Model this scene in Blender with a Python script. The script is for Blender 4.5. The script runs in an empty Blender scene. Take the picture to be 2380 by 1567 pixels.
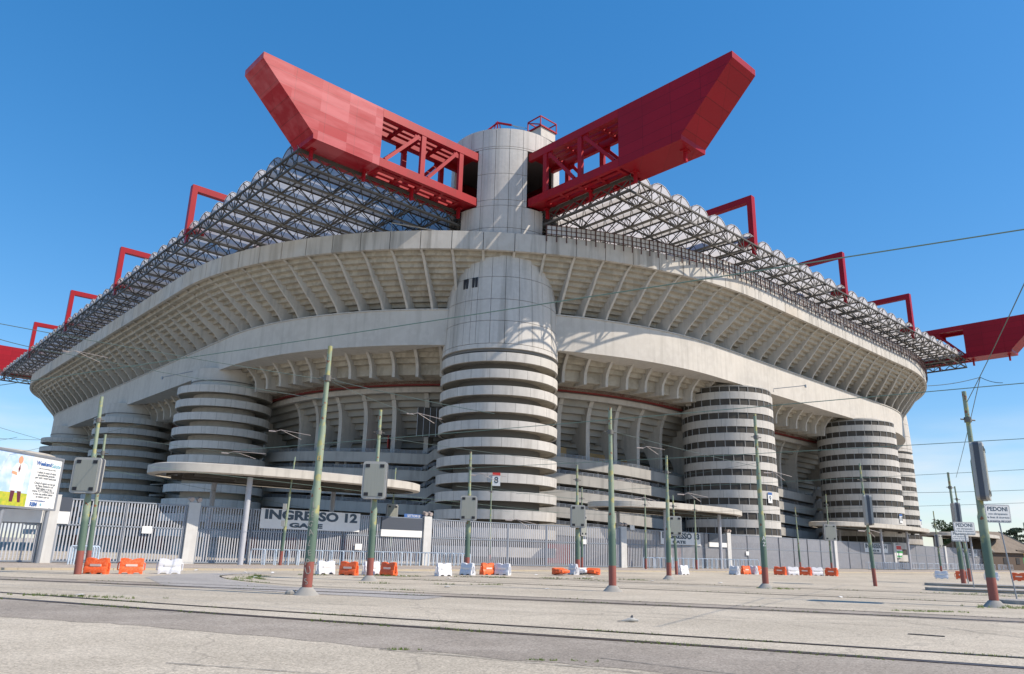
import bpy, bmesh, math, random
from mathutils import Vector, Matrix
random.seed(7)
R = math.radians
sc = bpy.context.scene
# ------------------------------------------------------------------ camera, sky, sun, exposure
cam_d = bpy.data.cameras.new("camera")
cam = bpy.data.objects.new("camera", cam_d)
sc.collection.objects.link(cam)
sc.camera = cam
cam_d.sensor_width = 36
cam_d.lens = 1740/2380*36
cam_d.clip_end = 3000
PITCH, ROLL = R(15.85), R(1.5)
cam.matrix_world = Matrix.Translation((0, 0, 1.6)) @ Matrix.Rotation(R(90)+PITCH, 4, 'X') @ Matrix.Rotation(ROLL, 4, 'Z')
SUN_AZ, SUN_EL = R(107), R(43.5)
w = bpy.data.worlds.new("World"); sc.world = w; w.use_nodes = True
nt = w.node_tree
bg = nt.nodes["Background"]
sky = nt.nodes.new("ShaderNodeTexSky"); sky.sky_type = 'NISHITA'; sky.sun_disc = False
sky.sun_elevation = SUN_EL; sky.sun_rotation = SUN_AZ
sky.air_density = 1.0; sky.dust_density = 0.3; sky.ozone_density = 3.0; sky.altitude = 100
bg.inputs[1].default_value = 0.135
# a thin bank of white cloud low on the horizon
tc = nt.nodes.new("ShaderNodeTexCoord"); sep = nt.nodes.new("ShaderNodeSeparateXYZ")
nt.links.new(tc.outputs['Generated'], sep.inputs[0])
mp = nt.nodes.new("ShaderNodeMapping"); mp.inputs['Scale'].default_value = (3, 3, 16)
nt.links.new(tc.outputs['Generated'], mp.inputs[0])
nz = nt.nodes.new("ShaderNodeTexNoise"); nz.inputs['Scale'].default_value = 1.6; nz.inputs['Detail'].default_value = 6
nt.links.new(mp.outputs[0], nz.inputs[0])
rmp = nt.nodes.new("ShaderNodeMapRange"); rmp.inputs[1].default_value = 0.36; rmp.inputs[2].default_value = 0.62
nt.links.new(nz.outputs[0], rmp.inputs[0])
el = nt.nodes.new("ShaderNodeMapRange"); el.inputs[1].default_value = 0.17; el.inputs[2].default_value = 0.05
nt.links.new(sep.outputs[2], el.inputs[0])
mu = nt.nodes.new("ShaderNodeMath"); mu.operation = 'MULTIPLY'
nt.links.new(rmp.outputs[0], mu.inputs[0]); nt.links.new(el.outputs[0], mu.inputs[1])
mx = nt.nodes.new("ShaderNodeMixRGB"); mx.inputs[2].default_value = (4.6, 4.8, 5.0, 1)
hs = nt.nodes.new("ShaderNodeHueSaturation"); hs.inputs['Saturation'].default_value = 1.66; hs.inputs['Value'].default_value = 1.5
gm = nt.nodes.new('ShaderNodeGamma'); gm.inputs[1].default_value = 0.66
nt.links.new(sky.outputs[0], gm.inputs[0]); nt.links.new(gm.outputs[0], hs.inputs['Color']); tn = nt.nodes.new('ShaderNodeMixRGB'); tn.blend_type = 'MULTIPLY'; tn.inputs[0].default_value = 1; tn.inputs[2].default_value = (.95, .975, 1.04, 1); nt.links.new(hs.outputs[0], tn.inputs[1]); nt.links.new(tn.outputs[0], mx.inputs[1])
nt.links.new(mu.outputs[0], mx.inputs[0]); nt.links.new(mx.outputs[0], bg.inputs[0])
sun_d = bpy.data.lights.new("sun", 'SUN'); sun_d.energy = 3.9; sun_d.angle = R(0.5); sun_d.color = (1.0, 0.88, 0.74)
sun = bpy.data.objects.new("sun", sun_d); sc.collection.objects.link(sun)
sd = Vector((math.sin(SUN_AZ)*math.cos(SUN_EL), math.cos(SUN_AZ)*math.cos(SUN_EL), math.sin(SUN_EL)))
sun.rotation_euler = sd.to_track_quat('Z', 'Y').to_euler()
vs = sc.view_settings
vs.view_transform = 'Standard'; vs.look = 'None'; vs.exposure = 0.52; vs.gamma = 1

# ------------------------------------------------------------------ helpers
C = sc.collection
def tag(o, label=None, cat=None, group=None, kind=None):
    if label: o['label'] = label
    if cat: o['category'] = cat
    if group: o['group'] = group
    if kind: o['kind'] = kind
    return o
def empty(name, loc=(0, 0, 0), rz=0, parent=None):
    o = bpy.data.objects.new(name, None); C.objects.link(o)
    o.location = loc; o.rotation_euler = (0, 0, rz)
    if parent: o.parent = parent
    return o
def copy_tree(o, parent=None):
    c = o.copy(); C.objects.link(c)
    if parent: c.parent = parent
    for ch in list(o.children): copy_tree(ch, c)
    return c

class MB:
    def __init__(s): s.v = []; s.f = []; s.m = []; s.mi = 0
    def add(s, vs, fs):
        n = len(s.v); s.v += [tuple(q) for q in vs]
        for f in fs: s.f.append(tuple(i+n for i in f)); s.m.append(s.mi)
        return s
    def box(s, x0, x1, y0, y1, z0, z1):
        return s.add([(x0,y0,z0),(x1,y0,z0),(x1,y1,z0),(x0,y1,z0),(x0,y0,z1),(x1,y0,z1),(x1,y1,z1),(x0,y1,z1)],
                     [(0,3,2,1),(4,5,6,7),(0,1,5,4),(1,2,6,5),(2,3,7,6),(3,0,4,7)])
    def bar(s, p, q, wd, ht=None, up=(0, 0, 1)):
        """rectangular bar p->q; wd sideways, ht along up"""
        p = Vector(p); q = Vector(q); d = (q-p)
        if d.length < 1e-6: return s
        d.normalize(); ht = ht or wd; u = Vector(up)
        if abs(d.dot(u)) > .99: u = Vector((1, 0, 0))
        sx = d.cross(u).normalized()*wd/2; sz = sx.cross(d).normalized()*ht/2
        vs = [p-sx-sz, p+sx-sz, p+sx+sz, p-sx+sz, q-sx-sz, q+sx-sz, q+sx+sz, q-sx+sz]
        return s.add(vs, [(3,2,1,0),(4,5,6,7),(0,1,5,4),(1,2,6,5),(2,3,7,6),(3,0,4,7)])
    def tube(s, pts, r, n=8, caps=True):
        pts = [Vector(p) for p in pts]; rs = r if isinstance(r, (list, tuple)) else [r]*len(pts)
        rings = []; prev = None
        for i, p in enumerate(pts):
            d = (pts[min(i+1, len(pts)-1)]-pts[max(i-1, 0)]).normalized()
            if prev is None:
                a = Vector((0, 0, 1)) if abs(d.z) < .9 else Vector((1, 0, 0))
                x = d.cross(a).normalized()
            else: x = (prev-d*prev.dot(d)).normalized()
            prev = x; y = d.cross(x)
            rings.append([p+(x*math.cos(2*math.pi*k/n)+y*math.sin(2*math.pi*k/n))*rs[i] for k in range(n)])
        vs = [q for rg in rings for q in rg]; fs = []
        for i in range(len(pts)-1):
            for k in range(n):
                a = i*n+k; b = i*n+(k+1) % n; fs.append((a, b, b+n, a+n))
        if caps: fs.append(tuple(range(n-1, -1, -1))); fs.append(tuple(len(vs)-n+k for k in range(n)))
        return s.add(vs, fs)
    def lathe(s, prof, n=32, cx=0, cy=0, a0=0, a1=2*math.pi):
        full = abs(a1-a0-2*math.pi) < 1e-4; m = n if full else n+1
        vs = [(cx+r*math.cos(a0+(a1-a0)*k/n), cy+r*math.sin(a0+(a1-a0)*k/n), z) for r, z in prof for k in range(m)]
        fs = []
        for i in range(len(prof)-1):
            for k in range(n):
                a = i*m+k; b = i*m+(k+1) % m; fs.append((a, b, b+m, a+m))
        return s.add(vs, fs)
    def prism(s, poly, z0, z1):
        n = len(poly); vs = [(x, y, z0) for x, y in poly]+[(x, y, z1) for x, y in poly]
        fs = [tuple(range(n-1, -1, -1)), tuple(range(n, 2*n))]+[(i, (i+1) % n, n+(i+1) % n, n+i) for i in range(n)]
        return s.add(vs, fs)
    def slab(s, pts, off):
        """polygon of 3-D points given thickness vector off"""
        n = len(pts); o = Vector(off); P = [Vector(p) for p in pts]
        return s.add(P+[p+o for p in P], [tuple(range(n-1, -1, -1)), tuple(range(n, 2*n))]+[(i, (i+1) % n, n+(i+1) % n, n+i) for i in range(n)])
    def sweep(s, rows, closed=False):
        """rows of points (equal length): skin them"""
        n = len(rows[0]); fs = []
        for i in range(len(rows)-1):
            for k in range(n if closed else n-1):
                a = i*n+k; b = i*n+(k+1) % n; fs.append((a, b, b+n, a+n))
        vs = [q for rw in rows for q in rw]
        if closed: fs += [tuple(range(n-1, -1, -1)), tuple(len(vs)-n+k for k in range(n))]
        return s.add(vs, fs)
    def build(s, name, mat, parent=None, smooth=False, loc=None, fix=True, label=None):
        me = bpy.data.meshes.new(name)
        me.from_pydata(s.v, [], s.f)
        for m_ in (mat if isinstance(mat, (list, tuple)) else [mat]): me.materials.append(m_)
        if isinstance(mat, (list, tuple)):
            for p, i in zip(me.polygons, s.m): p.material_index = i
        if fix:
            bm = bmesh.new(); bm.from_mesh(me); bmesh.ops.recalc_face_normals(bm, faces=bm.faces); bm.to_mesh(me); bm.free()
        if smooth:
            for p in me.polygons: p.use_smooth = True
            try: me.set_sharp_from_angle(angle=R(40))
            except Exception: pass
        me.update()
        o = bpy.data.objects.new(name, me); C.objects.link(o)
        if parent: o.parent = parent
        if loc: o.location = loc
        if label: o['label'] = label
        return o

def text_mesh(name, body, size, mat, parent, loc, rot, align='CENTER', depth=0.004, sx=1.0, bold=0.0):
    cu = bpy.data.curves.new(name, 'FONT'); cu.body = body; cu.size = size; cu.align_x = align; cu.align_y = 'CENTER'
    cu.extrude = depth; cu.offset = bold; cu.resolution_u = 3
    t = bpy.data.objects.new(name, cu); C.objects.link(t)
    dg = bpy.context.evaluated_depsgraph_get(); me = bpy.data.meshes.new_from_object(t.evaluated_get(dg))
    bpy.data.objects.remove(t); bpy.data.curves.remove(cu)
    o = bpy.data.objects.new(name, me); C.objects.link(o); me.materials.clear(); me.materials.append(mat)
    o.scale = (sx, 1, 1); o.location = loc; o.rotation_euler = rot
    if parent: o.parent = parent
    return o

# ------------------------------------------------------------------ materials
def mat(name, col, rough=.7, metal=0.0, spec=.4, n1=None, n2=None, streak=None, bump=0, wash=None, extra=None):
    m = bpy.data.materials.new(name); m.use_nodes = True; t = m.node_tree; b = t.nodes["Principled BSDF"]
    b.inputs['Roughness'].default_value = rough; b.inputs['Metallic'].default_value = metal
    b.inputs['Specular IOR Level'].default_value = spec
    N = t.nodes.new; L = t.links.new
    tc = N("ShaderNodeTexCoord")
    last = None
    def colr(c): return (c[0], c[1], c[2], 1)
    cur = N("ShaderNodeRGB"); cur.outputs[0].default_value = colr(col); last = cur.outputs[0]
    def mixin(fac, c, strength):
        nonlocal last
        mr = N("ShaderNodeMath"); mr.operation = 'MULTIPLY'; mr.inputs[1].default_value = strength; L(fac, mr.inputs[0])
        mm = N("ShaderNodeMixRGB"); mm.inputs[2].default_value = colr(c); L(mr.outputs[0], mm.inputs[0]); L(last, mm.inputs[1]); last = mm.outputs[0]
    def noise(scale, det=4, vec=(1, 1, 1), lo=.4, hi=.65, rgh=.55):
        mp = N("ShaderNodeMapping"); mp.inputs['Scale'].default_value = vec; L(tc.outputs['Object'], mp.inputs[0])
        n = N("ShaderNodeTexNoise"); n.inputs['Scale'].default_value = scale; n.inputs['Detail'].default_value = det; n.inputs['Roughness'].default_value = rgh
        L(mp.outputs[0], n.inputs[0])
        r = N("ShaderNodeMapRange"); r.inputs[1].default_value = lo; r.inputs[2].default_value = hi; L(n.outputs[0], r.inputs[0])
        return r.outputs[0]
    if n1: mixin(noise(n1[0], 5), n1[1], n1[2])
    if n2: mixin(noise(n2[0], 6, lo=.45, hi=.6), n2[1], n2[2])
    if streak: mixin(noise(streak[0], 5, (1, 1, streak[3]), .5, .68), streak[1], streak[2])
    if wash: mixin(noise(wash[0], 3, wash[3], .5, .56), wash[1], wash[2])
    if extra: last = extra(t, tc, last)
    L(last, b.inputs['Base Color'])
    if bump:
        bn = N("ShaderNodeTexNoise"); bn.inputs['Scale'].default_value = bump[0]; bn.inputs['Detail'].default_value = 6
        L(tc.outputs['Object'], bn.inputs[0]); bp = N("ShaderNodeBump"); bp.inputs['Strength'].default_value = bump[1]; bp.inputs['Distance'].default_value = bump[2]
        L(bn.outputs[0], bp.inputs['Height']); L(bp.outputs[0], b.inputs['Normal'])
    return m
M = {}
M['conc'] = mat("concrete", (.55, .52, .47), .85, n1=(.12, (.44, .42, .385), .7), n2=(1.1, (.58, .555, .51), .5), streak=(1.4, (.32, .305, .27), .30, .05), bump=(6, .25, .03))
M['conc_stain'] = mat("stained_concrete", (.52, .495, .45), .88, n1=(.12, (.42, .40, .36), .6), n2=(.5, (.57, .55, .51), .5), streak=(1.0, (.18, .17, .15), .55, .09), wash=(.07, (.55, .46, .35), .3, (1, 1, 1)), bump=(6, .25, .03))
M['panel'] = mat("smooth_concrete_panel", (.54, .52, .485), .75, n1=(.2, (.45, .435, .41), .7), n2=(2.2, (.58, .56, .525), .4), streak=(1.0, (.24, .23, .205), .5, .04), bump=(5, .15, .02))
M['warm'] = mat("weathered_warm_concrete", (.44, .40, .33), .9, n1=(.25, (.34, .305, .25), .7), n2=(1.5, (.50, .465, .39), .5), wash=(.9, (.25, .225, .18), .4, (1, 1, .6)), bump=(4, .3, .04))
M['rib'] = mat("rib_concrete", (.50, .475, .43), .88, n1=(.3, (.40, .38, .35), .6), n2=(2, (.54, .515, .47), .4), streak=(1.6, (.25, .245, .23), .4, .08), bump=(6, .2, .03))
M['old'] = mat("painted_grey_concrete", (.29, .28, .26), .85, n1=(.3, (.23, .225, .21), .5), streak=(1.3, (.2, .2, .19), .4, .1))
def ringjoints(t, tc, last):
    N = t.nodes.new; L = t.links.new
    sp = N("ShaderNodeSeparateXYZ"); L(tc.outputs['Object'], sp.inputs[0])
    at = N("ShaderNodeMath"); at.operation = 'ARCTAN2'; L(sp.outputs[1], at.inputs[0]); L(sp.outputs[0], at.inputs[1])
    ml = N("ShaderNodeMath"); ml.operation = 'MULTIPLY'; ml.inputs[1].default_value = 20/(2*math.pi); L(at.outputs[0], ml.inputs[0])
    fr = N("ShaderNodeMath"); fr.operation = 'FRACT'; L(ml.outputs[0], fr.inputs[0])
    lt = N("ShaderNodeMath"); lt.operation = 'LESS_THAN'; lt.inputs[1].default_value = .022; L(fr.outputs[0], lt.inputs[0])
    fl = N("ShaderNodeMath"); fl.operation = 'FLOOR'; L(ml.outputs[0], fl.inputs[0])
    oi = N("ShaderNodeObjectInfo"); ad = N("ShaderNodeMath"); ad.operation = 'MULTIPLY_ADD'; ad.inputs[1].default_value = 57.0; L(oi.outputs['Random'], ad.inputs[0]); L(fl.outputs[0], ad.inputs[2])
    wn = N("ShaderNodeTexWhiteNoise"); wn.noise_dimensions = '1D'; L(ad.outputs[0], wn.inputs['W'])
    mr = N("ShaderNodeMapRange"); mr.inputs[3].default_value = .94; mr.inputs[4].default_value = 1.03; L(wn.outputs['Value'], mr.inputs[0])
    m1 = N("ShaderNodeMixRGB"); m1.blend_type = 'MULTIPLY'; m1.inputs[0].default_value = 1; L(last, m1.inputs[1]); L(mr.outputs[0], m1.inputs[2])
    m2 = N("ShaderNodeMixRGB"); m2.inputs[2].default_value = (.26, .25, .23, 1); L(lt.outputs[0], m2.inputs[0]); L(m1.outputs[0], m2.inputs[1])
    return m2.outputs[0]
M['ringc'] = mat("ring_concrete", (.55, .53, .49), .85, n1=(.35, (.46, .44, .41), .6), n2=(2.0, (.58, .56, .52), .4), streak=(1.3, (.30, .285, .26), .4, .12), extra=ringjoints)
M['gal'] = mat("gallery_concrete", (.42, .405, .37), .88, n1=(.3, (.33, .32, .295), .6), streak=(1.3, (.22, .215, .2), .5, .1))
M['base'] = mat("dark_grey_base_wall", (.10, .105, .115), .9, n1=(.4, (.07, .07, .08), .6))
M['dark'] = mat("dark_interior", (.05, .05, .052), .9)
M['joint'] = mat("joint_shadow_gap", (.17, .165, .155), .9)
M['net'] = mat("dark_net", (.055, .05, .043), .8, n1=(.6, (.09, .083, .07), .6))
M['mull'] = mat("pale_mullion", (.36, .36, .35), .6)
def panels_red(t, tc, last):
    # sheet joints: faint lighter weathering along rows
    N = t.nodes.new; L = t.links.new
    br = N("ShaderNodeTexBrick"); br.inputs['Scale'].default_value = .28; br.offset = 0.0
    br.inputs['Color1'].default_value = (1, 1, 1, 1); br.inputs['Color2'].default_value = (.72, .72, .72, 1); br.inputs['Mortar'].default_value = (.0, .0, .0, 1)
    br.inputs['Mortar Size'].default_value = .009; br.inputs['Brick Width'].default_value = 1.1; br.inputs['Row Height'].default_value = .38
    sp = N("ShaderNodeSeparateXYZ"); L(tc.outputs['Object'], sp.inputs[0])
    ad = N("ShaderNodeMath"); ad.operation = 'ADD'; L(sp.outputs[0], ad.inputs[0]); L(sp.outputs[1], ad.inputs[1])
    cb = N("ShaderNodeCombineXYZ"); L(ad.outputs[0], cb.inputs[0]); L(sp.outputs[2], cb.inputs[1])
    L(cb.outputs[0], br.inputs['Vector'])
    mm = N("ShaderNodeMixRGB"); mm.blend_type = 'MULTIPLY'; mm.inputs[0].default_value = .42; L(last, mm.inputs[1]); L(br.outputs[0], mm.inputs[2])
    return mm.outputs[0]
def painted_sheen(t, tc, last):
    """patchy sun sheen painted into the red as paler pink, in sheet courses"""
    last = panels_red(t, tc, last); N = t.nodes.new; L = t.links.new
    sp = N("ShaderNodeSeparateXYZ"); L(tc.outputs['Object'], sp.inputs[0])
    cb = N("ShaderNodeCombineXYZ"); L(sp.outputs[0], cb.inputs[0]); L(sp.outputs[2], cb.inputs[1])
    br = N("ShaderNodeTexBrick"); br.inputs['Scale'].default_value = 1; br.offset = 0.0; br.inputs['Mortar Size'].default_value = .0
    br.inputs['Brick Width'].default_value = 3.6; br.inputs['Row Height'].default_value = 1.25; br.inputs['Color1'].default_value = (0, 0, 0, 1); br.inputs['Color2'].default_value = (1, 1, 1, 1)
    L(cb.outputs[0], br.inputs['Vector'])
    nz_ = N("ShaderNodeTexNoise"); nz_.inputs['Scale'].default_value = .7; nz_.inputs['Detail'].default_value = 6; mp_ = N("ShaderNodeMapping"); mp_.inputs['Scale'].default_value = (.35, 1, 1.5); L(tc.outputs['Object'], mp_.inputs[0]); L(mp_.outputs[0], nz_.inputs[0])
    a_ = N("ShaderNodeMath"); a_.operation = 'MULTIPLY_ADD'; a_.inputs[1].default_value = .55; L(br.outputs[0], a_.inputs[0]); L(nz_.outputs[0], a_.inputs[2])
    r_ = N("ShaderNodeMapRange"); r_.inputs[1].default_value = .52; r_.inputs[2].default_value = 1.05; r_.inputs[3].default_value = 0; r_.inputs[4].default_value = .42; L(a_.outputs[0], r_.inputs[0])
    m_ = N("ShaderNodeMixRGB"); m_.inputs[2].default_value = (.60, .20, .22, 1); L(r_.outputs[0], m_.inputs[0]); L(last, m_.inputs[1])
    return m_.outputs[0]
M['refl'] = mat("reflective_strip", (.80, .66, .58), .4)
M['redsheen'] = mat("red_steel_painted_sheen", (.33, .008, .02), .42, spec=.16, extra=painted_sheen)  # left girder box: glossy sheen is painted into the base colour
M['red'] = mat("red_painted_steel", (.31, .008, .018), .40, spec=.2, n1=(.12, (.26, .007, .014), .7), extra=panels_red)
M['redplain'] = mat("red_steel_section", (.33, .009, .017), .40, spec=.2, n1=(.4, (.27, .009, .015), .6), streak=(2.5, (.18, .02, .02), .35, .15))
M['reddark'] = mat("dark_red_gutter", (.20, .022, .02), .6)
M['truss'] = mat("weathered_galvanised_steel", (.085, .08, .07), .6, metal=.2, n1=(.8, (.06, .05, .04), .6))
M['truss2'] = mat("pale_galvanised_purlin", (.17, .165, .15), .6, metal=.2, n1=(.8, (.11, .10, .08), .6))
M['rust'] = mat("rusty_railing", (.09, .045, .04), .7)
M['screen'] = mat("frosted_screen", (.55, .54, .52), .5)
M['white'] = mat("white_paint", (.60, .60, .58), .6, n1=(1.5, (.5, .5, .48), .5), streak=(3, (.45, .43, .4), .4, .1))
M['fasc'] = mat("cream_fascia", (.52, .49, .43), .7, n1=(1.0, (.44, .41, .36), .6), streak=(2, (.30, .28, .24), .5, .1))
M['galv'] = mat("galvanised_bar", (.46, .47, .50), .5, metal=.0, n1=(2, (.38, .39, .42), .5))
M['galvd'] = mat("galvanised_frame", (.24, .27, .31), .5, metal=.2)
M['hoop'] = mat("pale_blue_hoop", (.50, .60, .70), .5, n1=(4, (.42, .5, .58), .5))
M['steel'] = mat("grey_steel", (.3, .32, .35), .45, metal=.4)
M['wire'] = mat("wire", (.09, .13, .12), .6)
M['wiregreen'] = mat("verdigris_wire", (.12, .19, .16), .6)
M['arm'] = mat("pale_insulated_arm", (.42, .36, .33), .5)
M['orange'] = mat("orange_plastic", (.85, .12, .02), .45, n1=(6, (.7, .10, .03), .5), n2=(14, (.9, .3, .15), .35))
M['wplast'] = mat("white_plastic", (.72, .73, .76), .45, n1=(6, (.6, .61, .64), .5), n2=(14, (.5, .48, .45), .3))
M['boxgrey'] = mat("grey_plastic_case", (.37, .37, .35), .5, n1=(3, (.31, .31, .295), .5))
M['boxback'] = mat("grey_back_panel", (.29, .30, .265), .6, streak=(9, (.24, .25, .22), .5, .05))
M['boxside'] = mat("dark_side_panel", (.07, .08, .10), .4)
M['black'] = mat("black", (.02, .02, .025), .5)
M['blue'] = mat("blue", (.05, .13, .35), .5)
M['ink'] = mat("dark_blue_grey_ink", (.06, .09, .12), .6)
M['signw'] = mat("white_sign_face", (.78, .78, .76), .5, n1=(2, (.7, .7, .68), .5))
M['rail'] = mat("worn_rail_steel", (.085, .062, .055), .45, metal=.4, n1=(3, (.16, .12, .10), .6))
M['yellow'] = mat("yellow_paint", (.75, .45, .05), .6)
M['signred'] = mat("sign_red", (.65, .05, .04), .5)
M['green'] = mat("sign_green", (.08, .35, .12), .5)
M['ply'] = mat("chipboard", (.45, .30, .14), .8, n2=(6, (.35, .22, .1), .6))
M['seat'] = mat("pale_step_underside", (.34, .325, .29), .9, n1=(.4, (.26, .25, .225), .6))
def pole_paint(t, tc, last):
    N = t.nodes.new; L = t.links.new
    nn = N("ShaderNodeTexNoise"); nn.inputs['Scale'].default_value = 3.2; nn.inputs['Detail'].default_value = 6; L(tc.outputs['Object'], nn.inputs[0])
    r = N("ShaderNodeMapRange"); r.inputs[1].default_value = .55; r.inputs[2].default_value = .60; L(nn.outputs[0], r.inputs[0])
    m1 = N("ShaderNodeMixRGB"); m1.inputs[2].default_value = (.34, .33, .14, 1); L(r.outputs[0], m1.inputs[0]); L(last, m1.inputs[1])
    n2 = N("ShaderNodeTexNoise"); n2.inputs['Scale'].default_value = 5; n2.inputs['Detail'].default_value = 8; L(tc.outputs['Object'], n2.inputs[0])
    r2 = N("ShaderNodeMapRange"); r2.inputs[1].default_value = .64; r2.inputs[2].default_value = .67; L(n2.outputs[0], r2.inputs[0])
    m2 = N("ShaderNodeMixRGB"); m2.inputs[2].default_value = (.24, .09, .04, 1); L(r2.outputs[0], m2.inputs[0]); L(m1.outputs[0], m2.inputs[1])
    sp = N("ShaderNodeSeparateXYZ"); L(tc.outputs['Object'], sp.inputs[0])
    nd = N("ShaderNodeMath"); nd.operation = 'MULTIPLY_ADD'; nd.inputs[1].default_value = 1.6; L(nn.outputs[0], nd.inputs[0]); L(sp.outputs[2], nd.inputs[2])
    r3 = N("ShaderNodeMapRange"); r3.inputs[1].default_value = 3.6; r3.inputs[2].default_value = 3.0; L(nd.outputs[0], r3.inputs[0])
    m3 = N("ShaderNodeMixRGB"); m3.inputs[2].default_value = (.10, .155, .115, 1); L(r3.outputs[0], m3.inputs[0]); L(m2.outputs[0], m3.inputs[1])
    r4 = N("ShaderNodeMath"); r4.operation = 'LESS_THAN'; r4.inputs[1].default_value = 1.05; L(sp.outputs[2], r4.inputs[0])
    m4 = N("ShaderNodeMixRGB"); m4.inputs[2].default_value = (.27, .085, .065, 1); L(r4.outputs[0], m4.inputs[0]); L(m3.outputs[0], m4.inputs[1])
    return m4.outputs[0]
M['pole'] = mat("weathered_green_pole_paint", (.25, .295, .20), .5, n1=(1.5, (.18, .25, .19), .7), extra=pole_paint)
# translucent roof sheet
m = bpy.data.materials.new("milky_polycarbonate"); m.use_nodes = True; t = m.node_tree; b = t.nodes["Principled BSDF"]
b.inputs['Base Color'].default_value = (.62, .62, .62, 1); b.inputs['Roughness'].default_value = .35
tr = t.nodes.new("ShaderNodeBsdfTranslucent"); tr.inputs[0].default_value = (.62, .62, .64, 1)
ms = t.nodes.new("ShaderNodeMixShader"); ms.inputs[0].default_value = .66
t.links.new(b.outputs[0], ms.inputs[1]); t.links.new(tr.outputs[0], ms.inputs[2]); t.links.new(ms.outputs[0], t.nodes["Material Output"].inputs[0])
nn = t.nodes.new("ShaderNodeTexNoise"); nn.inputs['Scale'].default_value = .25; tcn = t.nodes.new("ShaderNodeTexCoord"); t.links.new(tcn.outputs['Object'], nn.inputs[0])
mm = t.nodes.new("ShaderNodeMixRGB"); mm.inputs[1].default_value = (.55, .55, .56, 1); mm.inputs[2].default_value = (.72, .71, .69, 1)
t.links.new(nn.outputs[0], mm.inputs[0]); t.links.new(mm.outputs[0], b.inputs['Base Color']); t.links.new(mm.outputs[0], tr.inputs[0])
M['poly'] = m
def asphalt(name, base, dark, light, crack=.5):
    def ex(t, tc, last):
        N = t.nodes.new; L = t.links.new
        v = N("ShaderNodeTexVoronoi"); v.inputs['Scale'].default_value = 38; L(tc.outputs['Object'], v.inputs[0])
        r = N("ShaderNodeMapRange"); r.inputs[1].default_value = .0; r.inputs[2].default_value = 1; r.inputs[3].default_value = .55; r.inputs[4].default_value = 1.45; L(v.outputs['Color'], r.inputs[0])
        mm = N("ShaderNodeMixRGB"); mm.blend_type = 'MULTIPLY'; mm.inputs[0].default_value = .8; L(last, mm.inputs[1]); L(r.outputs[0], mm.inputs[2])
        v2 = N("ShaderNodeTexNoise"); v2.inputs['Scale'].default_value = 9; v2.inputs['Detail'].default_value = 8; v2.inputs['Roughness'].default_value = .8; L(tc.outputs['Object'], v2.inputs[0])
        r2 = N("ShaderNodeMapRange"); r2.inputs[1].default_value = .35; r2.inputs[2].default_value = .65; r2.inputs[3].default_value = .84; r2.inputs[4].default_value = 1.14; L(v2.outputs[0], r2.inputs[0])
        m2 = N("ShaderNodeMixRGB"); m2.blend_type = 'MULTIPLY'; m2.inputs[0].default_value = 1; L(mm.outputs[0], m2.inputs[1]); L(r2.outputs[0], m2.inputs[2])
        # cracks
        dn = N("ShaderNodeTexNoise"); dn.inputs['Scale'].default_value = .8; dn.inputs['Detail'].default_value = 5; L(tc.outputs['Object'], dn.inputs[0])
        av = N("ShaderNodeVectorMath"); av.operation = 'MULTIPLY_ADD'; av.inputs[1].default_value = (1.6, 1.6, 0); L(dn.outputs['Color'], av.inputs[0]); L(tc.outputs['Object'], av.inputs[2])
        v3 = N("ShaderNodeTexVoronoi"); v3.feature = 'DISTANCE_TO_EDGE'; v3.inputs['Scale'].default_value = .16; L(av.outputs[0], v3.inputs[0])
        r3 = N("ShaderNodeMapRange"); r3.inputs[1].default_value = .0; r3.inputs[2].default_value = .006; r3.inputs[3].default_value = crack; r3.inputs[4].default_value = 0; L(v3.outputs[0], r3.inputs[0])
        m3 = N("ShaderNodeMixRGB"); m3.inputs[2].default_value = (.09, .085, .08, 1); L(r3.outputs[0], m3.inputs[0]); L(m2.outputs[0], m3.inputs[1])
        return m3.outputs[0]
    return mat(name, base, .92, n1=(.11, dark, .75), n2=(.7, light, .5), wash=(.05, dark, .5, (1, 3, 1)), extra=ex, bump=(60, .5, .01), spec=.25)
M['ground'] = asphalt("pale_worn_asphalt", (.49, .435, .345), (.40, .355, .28), (.56, .50, .40), .30)
M['strip'] = asphalt("brown_grey_track_asphalt", (.33, .29, .24), (.26, .228, .19), (.40, .355, .30), .3)
M['patch'] = asphalt("smooth_grey_patch", (.38, .36, .335), (.32, .305, .285), (.42, .40, .37), .15)
M['pave'] = asphalt("beige_pavement", (.40, .35, .30), (.34, .30, .26), (.46, .41, .35), .2)
M['kerb'] = mat("kerb_stone", (.48, .41, .30), .9, n1=(.8, (.38, .33, .25), .6), bump=(20, .3, .01))
M['kerbg'] = mat("grey_kerb_stone", (.34, .33, .30), .9, n1=(1.5, (.24, .23, .21), .6), bump=(20, .3, .01))
M['grass'] = mat("grass_blade", (.12, .19, .03), .7, n1=(3, (.22, .24, .06), .6))
M['leaf'] = mat("dark_foliage", (.045, .075, .03), .8, n1=(.5, (.075, .11, .04), .8))
M['leafp'] = mat("pine_needles", (.05, .08, .05), .8, n1=(.5, (.08, .11, .06), .8))
M['bark'] = mat("bark", (.12, .09, .07), .9)
M['tile'] = mat("brown_roof_tiles", (.20, .165, .13), .9, n1=(.8, (.14, .115, .09), .7), n2=(5, (.25, .21, .165), .5))
M['ochre'] = mat("ochre_plaster", (.55, .36, .09), .8)
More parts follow.
